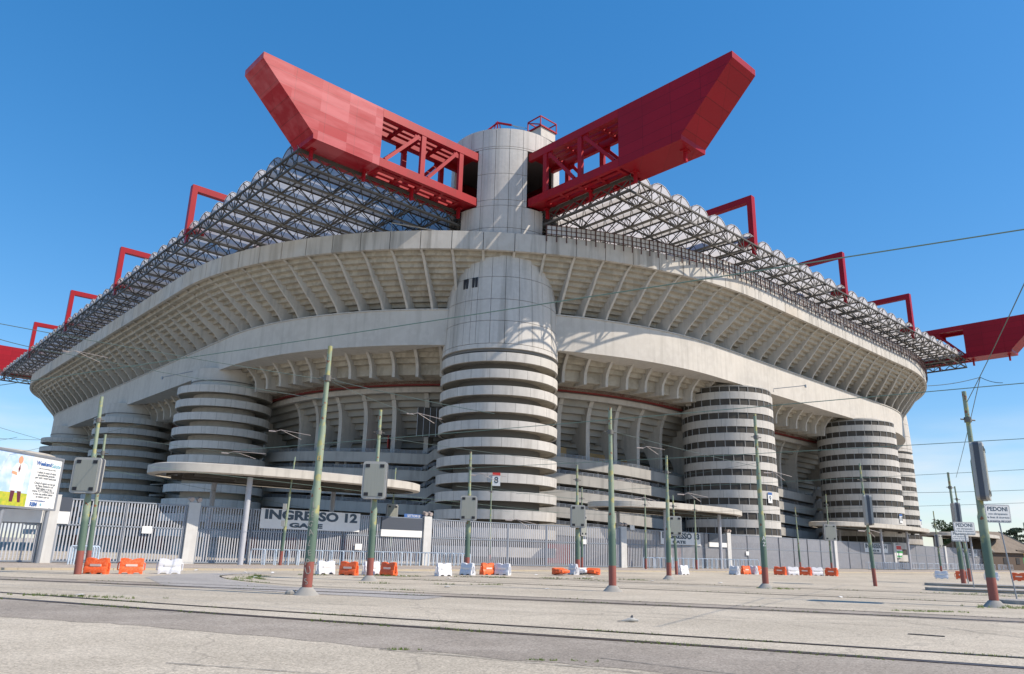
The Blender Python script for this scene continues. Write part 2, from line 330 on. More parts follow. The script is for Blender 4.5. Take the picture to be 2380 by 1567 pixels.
# ------------------------------------------------------------------ stadium frame: a along the right side, b along the left side
TH = R(42.5)
O3 = (-1.5, 94.5, 0)
def LW(a, b, z=0):
    return Vector((O3[0]+a*math.cos(TH)-b*math.sin(TH), O3[1]+a*math.sin(TH)+b*math.cos(TH), z))
stadium = empty("stadium", O3, TH)
tag(stadium, "huge grey concrete football stadium with spiral ramp towers, red girders and vaulted translucent roof", "stadium")
TOW_R = [(40, -8.5), (80.7, -11)]
TOW_L = [(-17.8, 43.75), (-18, 87.5), (-18, 131)]

# plan curves, shared parameter: list of (a,b) stations for the rim, matching stations for the ring beam
def stations(n_far=12, n_side_l=24, n_cor=24, n_side_r=14):
    out = []   # (seg, frac)
    for i in range(n_far): out.append(('fl', i/n_far))
    for i in range(n_side_l): out.append(('l', i/n_side_l))
    for i in range(n_cor): out.append(('c', i/n_cor))
    for i in range(n_side_r): out.append(('r', i/n_side_r))
    for i in range(n_far+1): out.append(('fr', i/n_far))
    return out
def plan(kind, seg, f):
    if kind == 'rim': cx, cy, rx, ry, fx, fy = 33, 40, 61.0, 59.0, 88, 135
    else: cx, cy, rx, ry, fx, fy = 30, 37, 51, 50, 91, 138
    def ell(x, y, th): return (x+rx*math.cos(th), y+ry*math.sin(th))
    if seg == 'fl':   # far left quarter, from 55 degrees round to the straight
        th = R(180-55*(1-f)); return ell(cx, fy, th)
    if seg == 'l': return (cx-rx, fy+(cy-fy)*f)
    if seg == 'c': return ell(cx, cy, R(180+90*f))
    if seg == 'r': return (cx+(fx-cx)*f, cy-ry)
    if seg == 'fr': return ell(fx, cy, R(270+55*f))
ST = stations()
RIM = [plan('rim', *s) for s in ST]
BAND = [plan('band', *s) for s in ST]
def fine(kind, k=3):
    out = []
    for i in range(len(ST)-1):
        s0, f0 = ST[i]; s1, f1 = ST[i+1]
        if s1 != s0: f1 = 1.0
        for j in range(k): out.append(plan(kind, s0, f0+(f1-f0)*j/k))
    out.append(plan(kind, *ST[-1])); return out
RIMF, BANDF = fine('rim'), fine('band')
def offs(curve, o):
    """offset inward (towards the pitch) by o (number or list)"""
    out = []; n = len(curve)
    for i, (x, y) in enumerate(curve):
        x0, y0 = curve[max(i-1, 0)]; x1, y1 = curve[min(i+1, n-1)]
        dx, dy = x1-x0, y1-y0; l = math.hypot(dx, dy) or 1
        nx, ny = -dy/l, dx/l      # left of travel direction = inward
        oo = o[i] if isinstance(o, (list, tuple)) else o
        out.append((x+nx*oo, y+ny*oo))
    return out
def tang(curve, i):
    x0, y0 = curve[max(i-1, 0)]; x1, y1 = curve[min(i+1, len(curve)-1)]
    d = Vector((x1-x0, y1-y0, 0)); return d.normalized()
def lerp(p, q, t): return (p[0]+(q[0]-p[0])*t, p[1]+(q[1]-p[1])*t)

# rim parapet: one panel per bay with open joints
ZB, ZT = 37.35, 39.75
mb = MB()
for i in range(len(RIM)-1):
    K = 3; seg = RIMF[i*3:i*3+4]
    if len(seg) < 4: break
    ino = offs(seg, .45)
    g = .012
    a0, a1 = lerp(seg[0], seg[1], g*3), lerp(seg[3], seg[2], g*3)
    b0, b1 = lerp(ino[0], ino[1], g*3), lerp(ino[3], ino[2], g*3)
    out = [a0, seg[1], seg[2], a1]; inn = [b0, ino[1], ino[2], b1]
    rows = [[(*o, ZB), (*o, ZT), (*n_, ZT), (*n_, ZB)] for o, n_ in zip(out, inn)]
    mb.sweep(rows, closed=True)
upper = mb.build("rim_parapet", M['conc_stain'], stadium)
mb = MB(); mb.mi = 0
i1 = offs(RIMF, .12); i2 = offs(RIMF, .42)
mb.sweep([[(*p, ZB+.05), (*p, ZT-.06), (*q, ZT-.06), (*q, ZB+.05)] for p, q in zip(i1, i2)], closed=True)
mb.build("joint_filler", M['joint'], upper)
# stepped soffit of the upper tier
def w_at(i): return math.dist(RIMF[i], BANDF[i])
mb = MB(); NS = 10
prof = []
z = ZB+.12; x = 0.0
rows = []
for i in range(len(RIMF)):
    r, b_ = RIMF[i], BANDF[i]; W = w_at(i); ux, uy = (b_[0]-r[0])/W, (b_[1]-r[1])/W
    Ltot = W+2.2; row = [(r[0]+ux*.3, r[1]+uy*.3, ZB+.1), (r[0]+ux*1.0, r[1]+uy*1.0, ZB+.1)]
    for k in range(NS):
        xa = 1.0+(Ltot-1.0)*k/NS; xb = 1.0+(Ltot-1.0)*(k+1)/NS
        za = ZB+.1-(k+1)*5.55/NS
        row.append((r[0]+ux*(xa+.02), r[1]+uy*(xa+.02), za)); row.append((r[0]+ux*xb, r[1]+uy*xb, za))
    row.append((r[0]+ux*Ltot, r[1]+uy*Ltot, 30.0))
    rows.append(row)
mb.sweep(rows)
soff = mb.build("upper_tier_soffit", M['warm'], stadium, fix=False)
# back of the upper tier (rough seating side, keeps daylight out)
mb = MB(); rows = []
for i in range(len(RIMF)):
    r, b_ = RIMF[i], BANDF[i]; W = w_at(i); ux, uy = (b_[0]-r[0])/W, (b_[1]-r[1])/W
    rows.append([(r[0]+ux*.5, r[1]+uy*.5, ZT-1.2), (r[0]+ux*1.6, r[1]+uy*1.6, ZT-1.2), (r[0]+ux*(W+4), r[1]+uy*(W+4), 33.0), (r[0]+ux*(W+16), r[1]+uy*(W+16), 24.0)])
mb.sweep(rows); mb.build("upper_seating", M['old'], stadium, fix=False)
# ribs of the upper tier
outer = [(.42, ZB-.02), (1.0, 37.05), (1.6, 36.6), (2.3, 35.9), (3.2, 34.85), (4.2, 33.75), (5.2, 32.75), (5.9, 32.0), (6.4, 31.2), (6.62, 30.4)]
nrib = 0
for i in range(1, len(RIM)-1):
    r, b_ = RIM[i], BAND[i]; W = math.dist(r, b_); k = W/6.45; ux, uy = (b_[0]-r[0])/W, (b_[1]-r[1])/W
    T = Vector((-uy, ux, 0))*.16
    # skip where the corner tower stands in the way
    if math.hypot(r[0]*.5+b_[0]*.5, r[1]*.5+b_[1]*.5) < 4.6: 
        poly = [(.42, ZB-.02), (.9, 37.0), (1.3, 36.6), (1.8, 36.6), (1.8, ZB+.05), (.42, ZB+.05)]
    else:
        poly = [(x*k, z) for x, z in outer]+[(W+2.0, 30.2), (W+2.0, 31.9)]
        for q in (.75, .5, .25): poly.append((1.0+(W+1.4)*q, ZB+.25-5.55*q))
        poly.append((.42*k, ZB+.08))
    pts = [Vector((r[0]+ux*x, r[1]+uy*x, z))-T for x, z in poly]
    MB().slab(pts, T*2).build("rib", M['rib'], soff); nrib += 1
# ring beam
def bay_frac(p):
    """0 at a tower, 1 midway"""
    ts = [(-3, 0), (0, -3)]+TOW_L+TOW_R+[(0, 175), (121, 0)]
    d = min(math.hypot(p[0]-q[0], p[1]-q[1]) for q in ts)
    return max(0, min(1, (d-6)/12))
mb = MB()
ino = [.9+3.3*math.sin(bay_frac(p)*math.pi/2) for p in BANDF]
I1 = offs(BANDF, 1.3); I2 = offs(BANDF, ino)
ZBB, ZBT = 26.35, 31.0
bn = offs(BANDF, -.1)
rows = [[(*p, ZBB), (*p, ZBT), (*q, ZBT), (*q2, 27.0), (*q2, ZBB+.02)] for p, q, q2 in zip(BANDF, I1, [(x, y) for x, y in I2])]
mb.sweep(rows, closed=True)
beam = mb.build("ring_beam", M['conc'], stadium)
mb = MB()
mb.sweep([[(*p, ZBT), (*p, ZBT+.16), (*q, ZBT+.16), (*q, ZBT)] for p, q in zip(offs(BANDF, -.14), offs(BANDF, .3))], closed=True)
mb.build("coping", M['rib'], beam)
# second tier under the beam
def ringrows(offz): return [[(*offs_c[o][i], z) for o, z in offz] for i in range(len(BANDF))]
need = [1.2, 1.21, 1.5, 2.3, 3.1, 3.9, 4.7, 5.5, 6.2, 8.6, 9.2, 9.8, 10.4, 11.3, 12.2, 13.1, 14.0, 14.9, 15.8, 16.7, 17.5, 18.6, 10.6, 11.0, 10.1, 20.0]
offs_c = {o: offs(BANDF, o) for o in need}
steps2 = [(1.2, 28.2), (1.5, 28.2), (1.5, 27.6), (2.3, 27.6), (2.3, 27.0), (3.1, 27.0), (3.1, 26.4), (3.9, 26.4), (3.9, 25.8), (4.7, 25.8), (4.7, 25.2), (5.5, 25.2), (5.5, 23.75), (9.2, 23.75), (9.2, 23.3)]
low = MB().sweep(ringrows(steps2)).build("second_tier_soffit", M['warm'], stadium, fix=False)
B2 = offs(BAND, 0)
o2 = [(1.5, 27.3), (2.2, 26.8), (3.0, 26.1), (3.7, 25.4), (4.1, 24.7), (4.25, 23.9), (4.25, 23.2), (7.6, 23.45), (7.6, 24.0), (6.0, 25.6), (4.2, 26.6), (1.5, 28.1)]
BL = fine('band', 1)
def along(curve, spacing, start=0):
    out = []; acc = start
    for i in range(len(curve)-1):
        l = math.dist(curve[i], curve[i+1])
        while acc <= l:
            out.append((lerp(curve[i], curve[i+1], acc/l), Vector((curve[i+1][0]-curve[i][0], curve[i+1][1]-curve[i][1], 0)).normalized())); acc += spacing
        acc -= l
    return out
ts_ = TOW_L+TOW_R+[(0, 0), (0, 175), (121, 0)]
for p, d in along(BANDF, 3.55, 1.6):
    if min(math.hypot(p[0]-q[0], p[1]-q[1]) for q in ts_) < 5.5: continue
    n_ = Vector((-d.y, d.x, 0)); T = d*.2
    MB().slab([Vector((p[0], p[1], z))+n_*o-T for o, z in o2], T*2).build("rib", M['rib'], low)
# red gutter and the old stand below it
MB().sweep([[(*a, 23.15), (*a, 23.75), (*b_, 23.85), (*b_, 23.15)] for a, b_ in zip(offs_c[9.2], offs_c[9.8])], closed=True).build("red_gutter", M['reddark'], stadium)
steps3 = [(8.6, 24.3), (10.1, 24.3), (10.1, 22.4), (10.4, 22.4)]
o, z = 10.4, 22.4
for o1 in (11.3, 12.2, 13.1, 14.0, 14.9, 15.8, 16.7, 17.5):
    steps3 += [(o1, z), (o1, z-.85)]; z -= .85
steps3 += [(18.6, z), (18.6, 13.0)]
old = MB().sweep(ringrows(steps3)).build("old_stand", M['seat'], stadium, fix=False)
MB().sweep([[(*a, 22.3), (*a, 23.0), (*b_, 23.0), (*b_, 22.3)] for a, b_ in zip(offs_c[9.8], offs_c[10.4])], closed=True).build("eaves_beam", M['rib'], old)
o3 = [(10.4, 22.7), (10.9, 22.25), (11.4, 21.5), (11.8, 20.4), (12.0, 19.0), (12.05, 17.4), (12.05, 12.6), (13.4, 12.6), (14.2, 15.4), (15.0, 16.9), (16.4, 17.0), (16.0, 18.6), (14.2, 20.3), (12.2, 22.1), (10.6, 23.0)]
for p, d in along(BANDF, 6.2, 2.2):
    if min(math.hypot(p[0]-q[0], p[1]-q[1]) for q in ts_[:5]) < 4: continue
    n_ = Vector((-d.y, d.x, 0)); T = d*.32
    MB().slab([Vector((p[0], p[1], z))+n_*o-T for o, z in o3], T*2).build("pier", M['rib'], old)
# galleries: sloping ramps between towers
def bay_drop(i):
    """ramp falls about 1.8 m from each tower to the next (towards the right)"""
    p = BANDF[i]; a, b_ = p
    if i < len(BANDF)*.62 and b_ > 5 and a < 20:      # left side: position measured by b
        edges = [175, 131, 87.5, 43.75, 2]; v = b_
        for e0, e1 in zip(edges, edges[1:]):
            if v >= e1: return 1.3-1.7*(e0-v)/(e0-e1)
        return -.4
    edges = [0, 40, 80.7, 121]; v = max(0, a)
    for e0, e1 in zip(edges, edges[1:]):
        if v <= e1: return .45-1.6*(v-e0)/(e1-e0)
    return -1
DR = [bay_drop(i) for i in range(len(BANDF))]
for lev, zt in enumerate([14.5, 12.25, 9.95, 7.7, 5.4]):
    a_, b_, c_ = offs_c[10.6], offs_c[11.0], offs_c[18.6]
    rows = [[(*a_[i], zt-1.85+DR[i]), (*a_[i], zt-.45+DR[i]), (*b_[i], zt-.45+DR[i]), (*b_[i], zt-1.55+DR[i]), (*c_[i], zt-1.55+DR[i]), (*c_[i], zt-1.85+DR[i])] for i in range(len(BANDF))]
    gal = MB().sweep(rows, closed=True).build("gallery", M['gal'], stadium)
    mb = MB(); q_ = offs(BANDF, 10.8)
    for h in (.0, -.16, -.32):
        for i in range(0, len(q_)-2, 2): mb.bar((*q_[i], zt+h+DR[i]), (*q_[i+2], zt+h+DR[i+2]), .05)
    for i in range(0, len(q_), 1): mb.bar((*q_[i], zt-.5+DR[i]), (*q_[i], zt+DR[i]), .06)
    mb.build("handrail", M['steel'], gal)
# back wall of the galleries with dark doorways
mb = MB(); bw = offs(BANDF, 15.0)
mb.mi = 0
mb.sweep([[(*p, 0), (*p, 13.6)] for p in bw])
mb.mi = 1
for p, d in along(bw, 5.3, 1.0):
    n_ = Vector((-d.y, d.x, 0))
    for k in range(6):
        z0 = .2+2.25*k
        P = Vector((p[0], p[1], 0))-n_*.05
        mb.slab([P+Vector((0, 0, z0)), P+d*2.6+Vector((0, 0, z0)), P+d*2.6+Vector((0, 0, z0+1.7)), P+Vector((0, 0, z0+1.7))], n_*-.04)
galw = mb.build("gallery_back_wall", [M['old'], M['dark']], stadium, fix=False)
mb = MB()
for p, d in along(offs(BANDF, 11.6), 6.2, 2.2):
    n_ = Vector((-d.y, d.x, 0)); P = Vector((p[0], p[1], 0))
    for k in range(6):
        z0 = 0 if k == 0 else 3.0+2.28*(k-1)-.6
        z1 = 3.0+2.28*k-1.0
        mb.slab([P+Vector((0, 0, z0-.5)), P+n_*3+Vector((0, 0, z0-.5)), P+n_*3+Vector((0, 0, z1+.1)), P-n_*.2+Vector((0, 0, z1+.1)), P-n_*.2+Vector((0, 0, z1-.25))], d*.35)
    mb.build("bracket", M['old'], galw); mb = MB()
# dark base wall with maroon doors
MB().sweep([[(*p, 0), (*p, 3.3), (*q, 3.3)] for p, q in zip(offs(BANDF, 5.2), offs(BANDF, 9))]).build("base_wall", M['base'], stadium, fix=False)
for p, d in along(offs(BANDF, 5.05), 9.0, 3):
    n_ = Vector((-d.y, d.x, 0)); P = Vector((p[0], p[1], 0))
    MB().slab([P+Vector((0, 0, .1)), P+d*3+Vector((0, 0, .1)), P+d*3+Vector((0, 0, 2.4)), P+Vector((0, 0, 2.4))], n_*-.06).build("door", M['reddark'], stadium)
# small details behind the railings
for (a, b_, z0, z1, wd, k) in [(14, 4, 13.4, 16.0, 3.0, 'ply'), (20, 3, 13.2, 15.6, 5.0, 'ply'), (27, 2, 13.0, 15.2, 4.5, 'ply'), (66, 2.2, 12.0, 14.6, 4, 'ply'), (58, 2.2, 12.2, 15.0, 4, 'ply')]:
    MB().box(a, a+wd, b_, b_+.06, z0, z1).build("boarding", M[k], old)
bd = MB().box(0, .06, -2.2, 2.2, 14.9, 16.6).build("red_advert_board", M['signred'], old)
bd.location = (-3.0, 20, 0); bd.rotation_euler = (0, 0, R(-38))
for (a, b_, rz) in [(-2.0, 11.0, -45), (.5, 8.5, -45)]:
    mb = MB(); mb.mi = 0; mb.box(-2.2, 2.2, -.1, .1, 16.0, 20.0); mb.mi = 1
    for k in range(6): mb.box(-2.2+k*.86, -2.14+k*.86, -.16, -.1, 16.0, 20)
    o_ = mb.build("mesh_screen", [M['net'], M['galv']], old); o_.location = (a, b_, 0); o_.rotation_euler = (0, 0, R(rz))

# ------------------------------------------------------------------ corner tower
def corner_tower(cx, cy, notch=True, top=54.75):
    tw = empty("corner_tower", (cx, cy, 0), 0, stadium)
    # shaft shell in pitched panels with open joints
    core = MB()
    core.lathe([(5.4, 0), (5.4, 24.5), (7.25, 24.6), (7.1, 31), (6.8, 36.8)], 48)
    if notch:
        core.lathe([(7.3, 39.8), (7.3, 43.7)], 24, a0=R(180.6), a1=R(269.4)); core.lathe([(7.3, 39.8), (7.3, 43.7)], 24, a0=R(0), a1=R(90))
        core.lathe([(7.3, 43.7), (7.3, 51.8)], 24, a0=R(199.9), a1=R(250.1)); core.lathe([(7.3, 43.7), (7.3, 51.8)], 48, a0=R(288), a1=R(522))
        core.lathe([(6.75, 36.7), (6.75, 39.9), (3.0, 39.9), (3.0, 52)], 24)
        core.box(-7.0, 1.0, -2.58, -2.5, 43.75, 51.75); core.box(-2.58, -2.5, -7.0, 1.0, 43.75, 51.75)
    else: core.lathe([(7.3, 39.8), (7.3, 51.8)], 48)
    core.lathe([(7.3, 51.8), (7.3, top-.15), (.1, top-.15)], 48); core.lathe([(7.3, 43.68), (0.1, 43.68)], 48, a0=R(180), a1=R(270)); core.lathe([(7.5, 51.8), (.1, 51.8)], 48)
    core.build("shaft_core", M['joint'], tw, smooth=True)
    sh = MB()
    def pan(a0, a1, z0, z1, r0, r1, th=.3, n=4):
        # one precast panel
        g = R(.2); gz = .028
        rows = []
        for k in range(n+1):
            a = R(a0)+g+(R(a1)-R(a0)-2*g)*k/n; c, s = math.cos(a), math.sin(a)
            rows.append([(r0*c, r0*s, z0+gz), (r1*c, r1*s, z1-gz), ((r1-th)*c, (r1-th)*s, z1-gz), ((r0-th)*c, (r0-th)*s, z0+gz)])
        sh.sweep(rows, closed=True)
    step = 360/26
    def arcs(lo, hi):
        """panel grid of 26 columns clipped to lo..hi"""
        out = []; g0 = 225-step/2; k = math.floor((lo-g0)/step)
        while g0+k*step < hi-.01:
            x0, x1 = max(lo, g0+k*step), min(hi, g0+(k+1)*step)
            if x1-x0 > .6: out.append((x0, x1))
            k += 1
        return out
    def rad(z):
        P = [(24.6, 7.55), (31, 7.35), (35, 7.08), (37.1, 6.95)]
        if z > 37.2: return 7.5
        for (za, ra), (zb, rb) in zip(P, P[1:]):
            if z <= zb+.01: return ra+(rb-ra)*(z-za)/(zb-za)
        return 6.95
    pan(0, 360, 24.9, 25.5, rad(25), rad(25.5), n=48)
    for z0, z1 in ((25.5, 28.4), (28.4, 31.2), (31.2, 34.2), (34.2, 37.1)):
        for a0, a1 in arcs(198, 558): pan(a0, a1, z0, z1, rad(z0), rad(z1))
    sh.build("dome_shell", M['panel'], tw); sh = MB()
    rows_ = [(39.85, 40.65), (40.65, 43.7), (43.7, 44.5), (44.5, 48.2), (48.2, 51.8), (51.8, 52.1), (52.1, top)]
    for z0, z1 in rows_:
        if not notch or z0 >= 51.7: rg = arcs(218.1, 578.1)
        elif z0 < 43.6: rg = arcs(180, 270)+arcs(360, 450)
        else: rg = arcs(199.5, 250.5)+arcs(287.5, 522.5)
        for a0, a1 in rg: pan(a0, a1, z0, z1, 7.5, 7.5)
    shaft = sh.build("shaft", M['panel'], tw)
    mb = MB(); mb.lathe([(6.9, 24.62), (2, 24.62)], 48); mb.build("shaft_soffit", M['warm'], tw)
    if notch:   # slits
        for k, a in enumerate((187.5, 191.0, 198.5, 202.0)):
            s = MB().box(-.16, .16, -.12, .12, 32.9, 34.2).build("slit_window", M['black'], tw)
            rr = 7.14; s.location = (rr*math.cos(R(a)), rr*math.sin(R(a)), 0); s.rotation_euler = (0, 0, R(a+90))
    rings(tw, 24.4, 2.05, 12, 7.5, glazed=not notch, core=5.2)
    return tw
ring_mesh = {}
def rings(parent, ztop, pitch, n, r, glazed, core, h=1.08):
    key = (r, glazed, core)
    if key not in ring_mesh:
        mb = MB(); mb.lathe([(core-.1, -.9), (r-.3, -.9), (r-.28, -h), (r, -h), (r+.02, 0), (r-.2, 0), (r-.2, -.72), (core-.1, -.72)], 64)
        o = mb.build("ramp_ring", M['ringc'], parent, smooth=True); ring_mesh[key] = o.data
        mb = MB(); mb.lathe([(r-.32, -.94), (core, -.94)], 64); o2_ = mb.build("ramp_soffit", M['warm'], o)
        for k in range(26):
            a = 2*math.pi*k/26+.1
        ring_mesh[key+('s',)] = o2_.data
        if glazed:
            mb = MB(); mb.lathe([(r-.10, -2.04), (r-.10, -.95)], 64); o3_ = mb.build("net_band", M['net'], o); ring_mesh[key+('n',)] = o3_.data
            mb = MB()
            for k in range(30):
                a = 2*math.pi*k/30; c, s = math.cos(a), math.sin(a)
                mb.bar(((r-.06)*c, (r-.06)*s, -2.04), ((r-.06)*c, (r-.06)*s, -1.0), .07)
            for zz in (-2.05, -1.02): mb.lathe([(r-.09, zz-.04), (r-.03, zz-.04), (r-.03, zz+.04), (r-.09, zz+.04)], 60)
            o4_ = mb.build("mullion_row", M['mull'], o); ring_mesh[key+('m',)] = o4_.data
        first = o
    else: first = None
    for k in range(n):
        z = ztop-pitch*k
        if first is not None and k == 0: first.location.z = z; continue
        o = bpy.data.objects.new("ramp_ring", ring_mesh[key]); C.objects.link(o); o.parent = parent; o.location.z = z
        o.rotation_euler.z = .37*k
        names = {'s': "ramp_soffit", 'n': "net_band", 'm': "mullion_row"}
        for q in ('s', 'n', 'm'):
            if key+(q,) in ring_mesh:
                c = bpy.data.objects.new(names[q], ring_mesh[key+(q,)]); C.objects.link(c); c.parent = o
T0 = corner_tower(0, 0)
T3 = corner_tower(117.5, 0, notch=False)
T4 = corner_tower(0, 169.8, notch=False)
for (a, b_) in TOW_R:
    tw = empty("ramp_tower", (a, b_, 0), 0, stadium)
    MB().lathe([(5.0, 0), (5.0, 26.4), (4.8, 26.6), (0.1, 26.6)], 48).build("core", M['rib'], tw, smooth=True)
    rings(tw, 24.95, 2.05, 12, 6.85, True, 4.9)
    mb = MB(); mb.lathe([(6.6, 24.9), (6.6, 25.75)], 64); nb = mb.build("net_band", M['net'], tw)
    mb = MB()
    for k in range(30):
        an = 2*math.pi*k/30; mb.bar((6.66*math.cos(an), 6.66*math.sin(an), 24.9), (6.66*math.cos(an), 6.66*math.sin(an), 25.8), .07)
    for k in range(64):
        an = 2*math.pi*k/64; a2 = 2*math.pi*(k+1)/64; mb.bar((6.66*math.cos(an), 6.66*math.sin(an), 25.8), (6.66*math.cos(a2), 6.66*math.sin(a2), 25.8), .08)
    mb.build("mullion_row", M['mull'], tw)
for (a, b_) in TOW_L:
    tw = empty("ramp_tower", (a, b_, 0), 0, stadium)
    MB().lathe([(4.6, 0), (4.6, 23.2), (5.2, 23.4), (5.2, 26.7), (0.1, 26.8)], 48).build("core", M['conc'], tw, smooth=True)
    MB().lathe([(5.28, 24.7), (5.28, 24.85)], 48).build("core_seam", M['joint'], tw)
    rings(tw, 23.8, 2.05, 11, 6.95, False, 4.5)
# numbered plates
def plate(a, b_, z, head, body, ang):
    g = MB().box(-.45, .45, -.03, .03, -.75, .75).build("number_plate", M['signw'], stadium, loc=None); g.location = (a, b_, z); g.rotation_euler = (0, 0, ang)
    h_ = MB().box(-.45, .45, -.05, -.03, .4, .75).build("plate_header", M[head], g)
    text_mesh("plate_number", body, 1.0, M['ink'], g, (0, -.04, -.12), (R(90), 0, 0), bold=.02)
plate(7.6*math.cos(R(228.5)), 7.6*math.sin(R(228.5)), 9.3, 'signred', "8", R(-45))
plate(40+6.95*math.cos(R(262)), -8.5+6.95*math.sin(R(262)), 9.7, 'blue', "9", R(-8))
plate(80.7+6.95*math.cos(R(262)), -11+6.95*math.sin(R(262)), 8.6, 'blue', "10", R(-8))
plate(121+7.6*math.cos(R(255)), 7.6*math.sin(R(255)), 9.5, 'blue', "11", R(-8))
# antennas and camera booms on the ring beam
mb = MB()
for k in (0, .5): mb.box(-19.35, -19.1, 45+k, 45.25+k, 27.4, 29.3)
mb.build("antenna", M['galv'], stadium)
mb = MB()
for k in (0, .9): mb.box(82+k, 82.25+k, -11.4, -11.15, 27.6, 29.4)
mb.build("antenna", M['galv'], stadium)
def boom(p, q):
    mb = MB(); mb.tube([p, (p[0], p[1], p[2]+.5), q], .06, 6); mb.tube([(q[0], q[1], q[2]+.12), (q[0], q[1], q[2]-.3)], .16, 8); mb.build("camera_boom", M['steel'], stadium)
boom((44, -14.5, 26.1), (46.6, -18.4, 27.0)); boom((-22, 46, 26.6), (-25.0, 52, 26.4))

# ------------------------------------------------------------------ red girders (z 45 .. 53)
GZ0, GZ1 = 45.1, 52.8
def girder(length=36, parent=stadium, rz=0, loc=(0, 0, 0), start=5.3, hid=False):
    """girder along +x from a tower; width y -.6..4.2 ; solid box beyond x=21.5, open truss before; slanted end"""
    g = empty("red_girder", loc, rz, parent)
    y0, y1 = -.6, 4.1
    xs = 20.6; L1, L0 = length, length-6.7
    side = [(xs, GZ0), (L0, GZ0), (L0+.05, GZ0+.55), (L1, GZ1-.75), (L1+.02, GZ1), (xs, GZ1)]
    mb = MB(); mb.slab([Vector((x, y0, z)) for x, z in side], (0, y1-y0, 0)); mb.build("box_end", M['red'], g)
    # recessed slanted end trim
    mb = MB()
    for y in (y0, y1):
        for z in (GZ0+.55, GZ1-.55):
            mb.box(start, xs+.02, y-.02 if y == y0 else y-.5, y+.5 if y == y0 else y+.02, z-.55, z+.55)
    mb.build("chord", M['redplain'], g)
    # bracing decks, top and bottom: cross beams plus two inner stringers
    for z, hh in ((GZ0+.35, .5), (GZ1-.35, .5)):
        mb = MB()
        for x in (7.6, 10.6, 13.7, 16.8, 19.9): mb.box(x-.2, x+.2, y0+.4, y1-.4, z-hh/2, z+hh/2)
        for y in (.75, 1.75, 2.75):
            for x0, x1 in ((7.8, 10.4), (10.8, 13.5), (13.9, 16.6), (17.0, 19.7)):
                mb.box(x0-.3 if y == 1.75 else x0, x1, y-.28, y+.28, z-.2, z+.2)
        mb.box(start, 7.5, y0+.4, y1-.4, z-.15, z+.15)
        mb.build("deck_bracing", M['redplain'], g)
    mb = MB()
    for y in (y0+.25, y1-.25):
        for x in (8.3, 14.4): mb.box(x-.33, x+.33, y-.22, y+.22, GZ0+1.05, GZ1-1.05)
        mb.bar((9.0, y, GZ1-1.3), (13.4, y, GZ0+1.2), .34, .42); mb.bar((15.1, y, GZ1-1.4), (19.8, y, GZ0+1.2), .34, .42)
        for x in (9.0, 15.2): mb.box(x-.7, x+.5, y-.05, y+.05, GZ1-1.9, GZ1-1.05)
    mb.build("post_and_brace", M['redplain'], g)
    for x in (6.6, 14.2, 21.2, 28.2):
        mb = MB(); mb.box(x-.16, x+.16, 1.6, 2.0, GZ0-1.4, GZ0); mb.box(x-.35, x+.35, 1.3, 2.3, GZ0-.12, GZ0+.02); mb.build("hanger", M['redplain'], g)
    return g
# local beams: one along -a (face towards -b), one along -b (face towards -a)
def settle(o):
    o.location = o.location*.972+Vector((-1.76, -1.98, .045)); o.scale = [q*.972 for q in o.scale]
gl = girder(rz=R(180)); gl.scale = (1, -1, 1)
gl.children[0].data.materials[0] = M['redsheen']
gr = girder(rz=R(-90))
gt3 = girder(rz=R(-90), loc=(121, 0, 0)); gt4 = girder(rz=R(180), loc=(0, 175, 0)); gt4.scale = (1, -1, 1)
for o in (gl, gr, gt3, gt4): settle(o)
# mirrored flanges of the main spans, seen only behind the roof
for nm, p in (("main_span", (-2.3, 2.1, 6, 165)), ("main_span", (6, 112, -2.3, 2.1))):
    MB().box(p[0], p[1], p[2], p[3], GZ0+1, GZ1-.8).build(nm, M['redplain'], stadium)
# cantilever frames over the roof edge
def frame(name='portal_frame'):
    g = empty(name, (0, 0, 0), 0, stadium)
    mb = MB()
    X = 29.6
    mb.box(0, X, -.45, .45, GZ1-.95, GZ1); mb.box(X-.75, X+.05, -.47, .47, GZ0-.2, GZ1-.03)
    mb.build("frame_arm", M['redplain'], g)
    mb = MB(); mb.box(18.4, 19.2, -.42, .42, GZ0, GZ1-.9); mb.bar((19.6, 0, GZ1-1.6), (X-.6, 0, GZ0+.9), .4, .45)
    mb.slab([Vector((18.4, -.38, GZ1-.95)), Vector((21.2, -.38, GZ1-.95)), Vector((20.2, -.38, GZ1-2.2)), Vector((18.4, -.38, GZ1-2.2))], (0, .76, 0))
    mb.slab([Vector((X-.7, -.38, GZ0+2.0)), Vector((X-2.6, -.38, GZ0+1.0)), Vector((X-2.6, -.38, GZ0+.2)), Vector((X-.7, -.38, GZ0))], (0, .76, 0))
    mb.box(X-.55, X-.15, -.3, .3, GZ0-1.6, GZ0-.15)
    mb.build("frame_brace", M['redplain'], g)
    return g
f0 = frame(); f0.location = (0, 37, 0); f0.rotation_euler = (0, 0, R(180))
for b_ in (71.5, 106, 140.5):
    c = copy_tree(f0, stadium); c.location = (0, b_, 0); settle(c)
for a in (31, 61, 91):
    c = copy_tree(f0, stadium); c.location = (a, 9.4, 0); c.rotation_euler = (0, 0, R(-90)); settle(c)

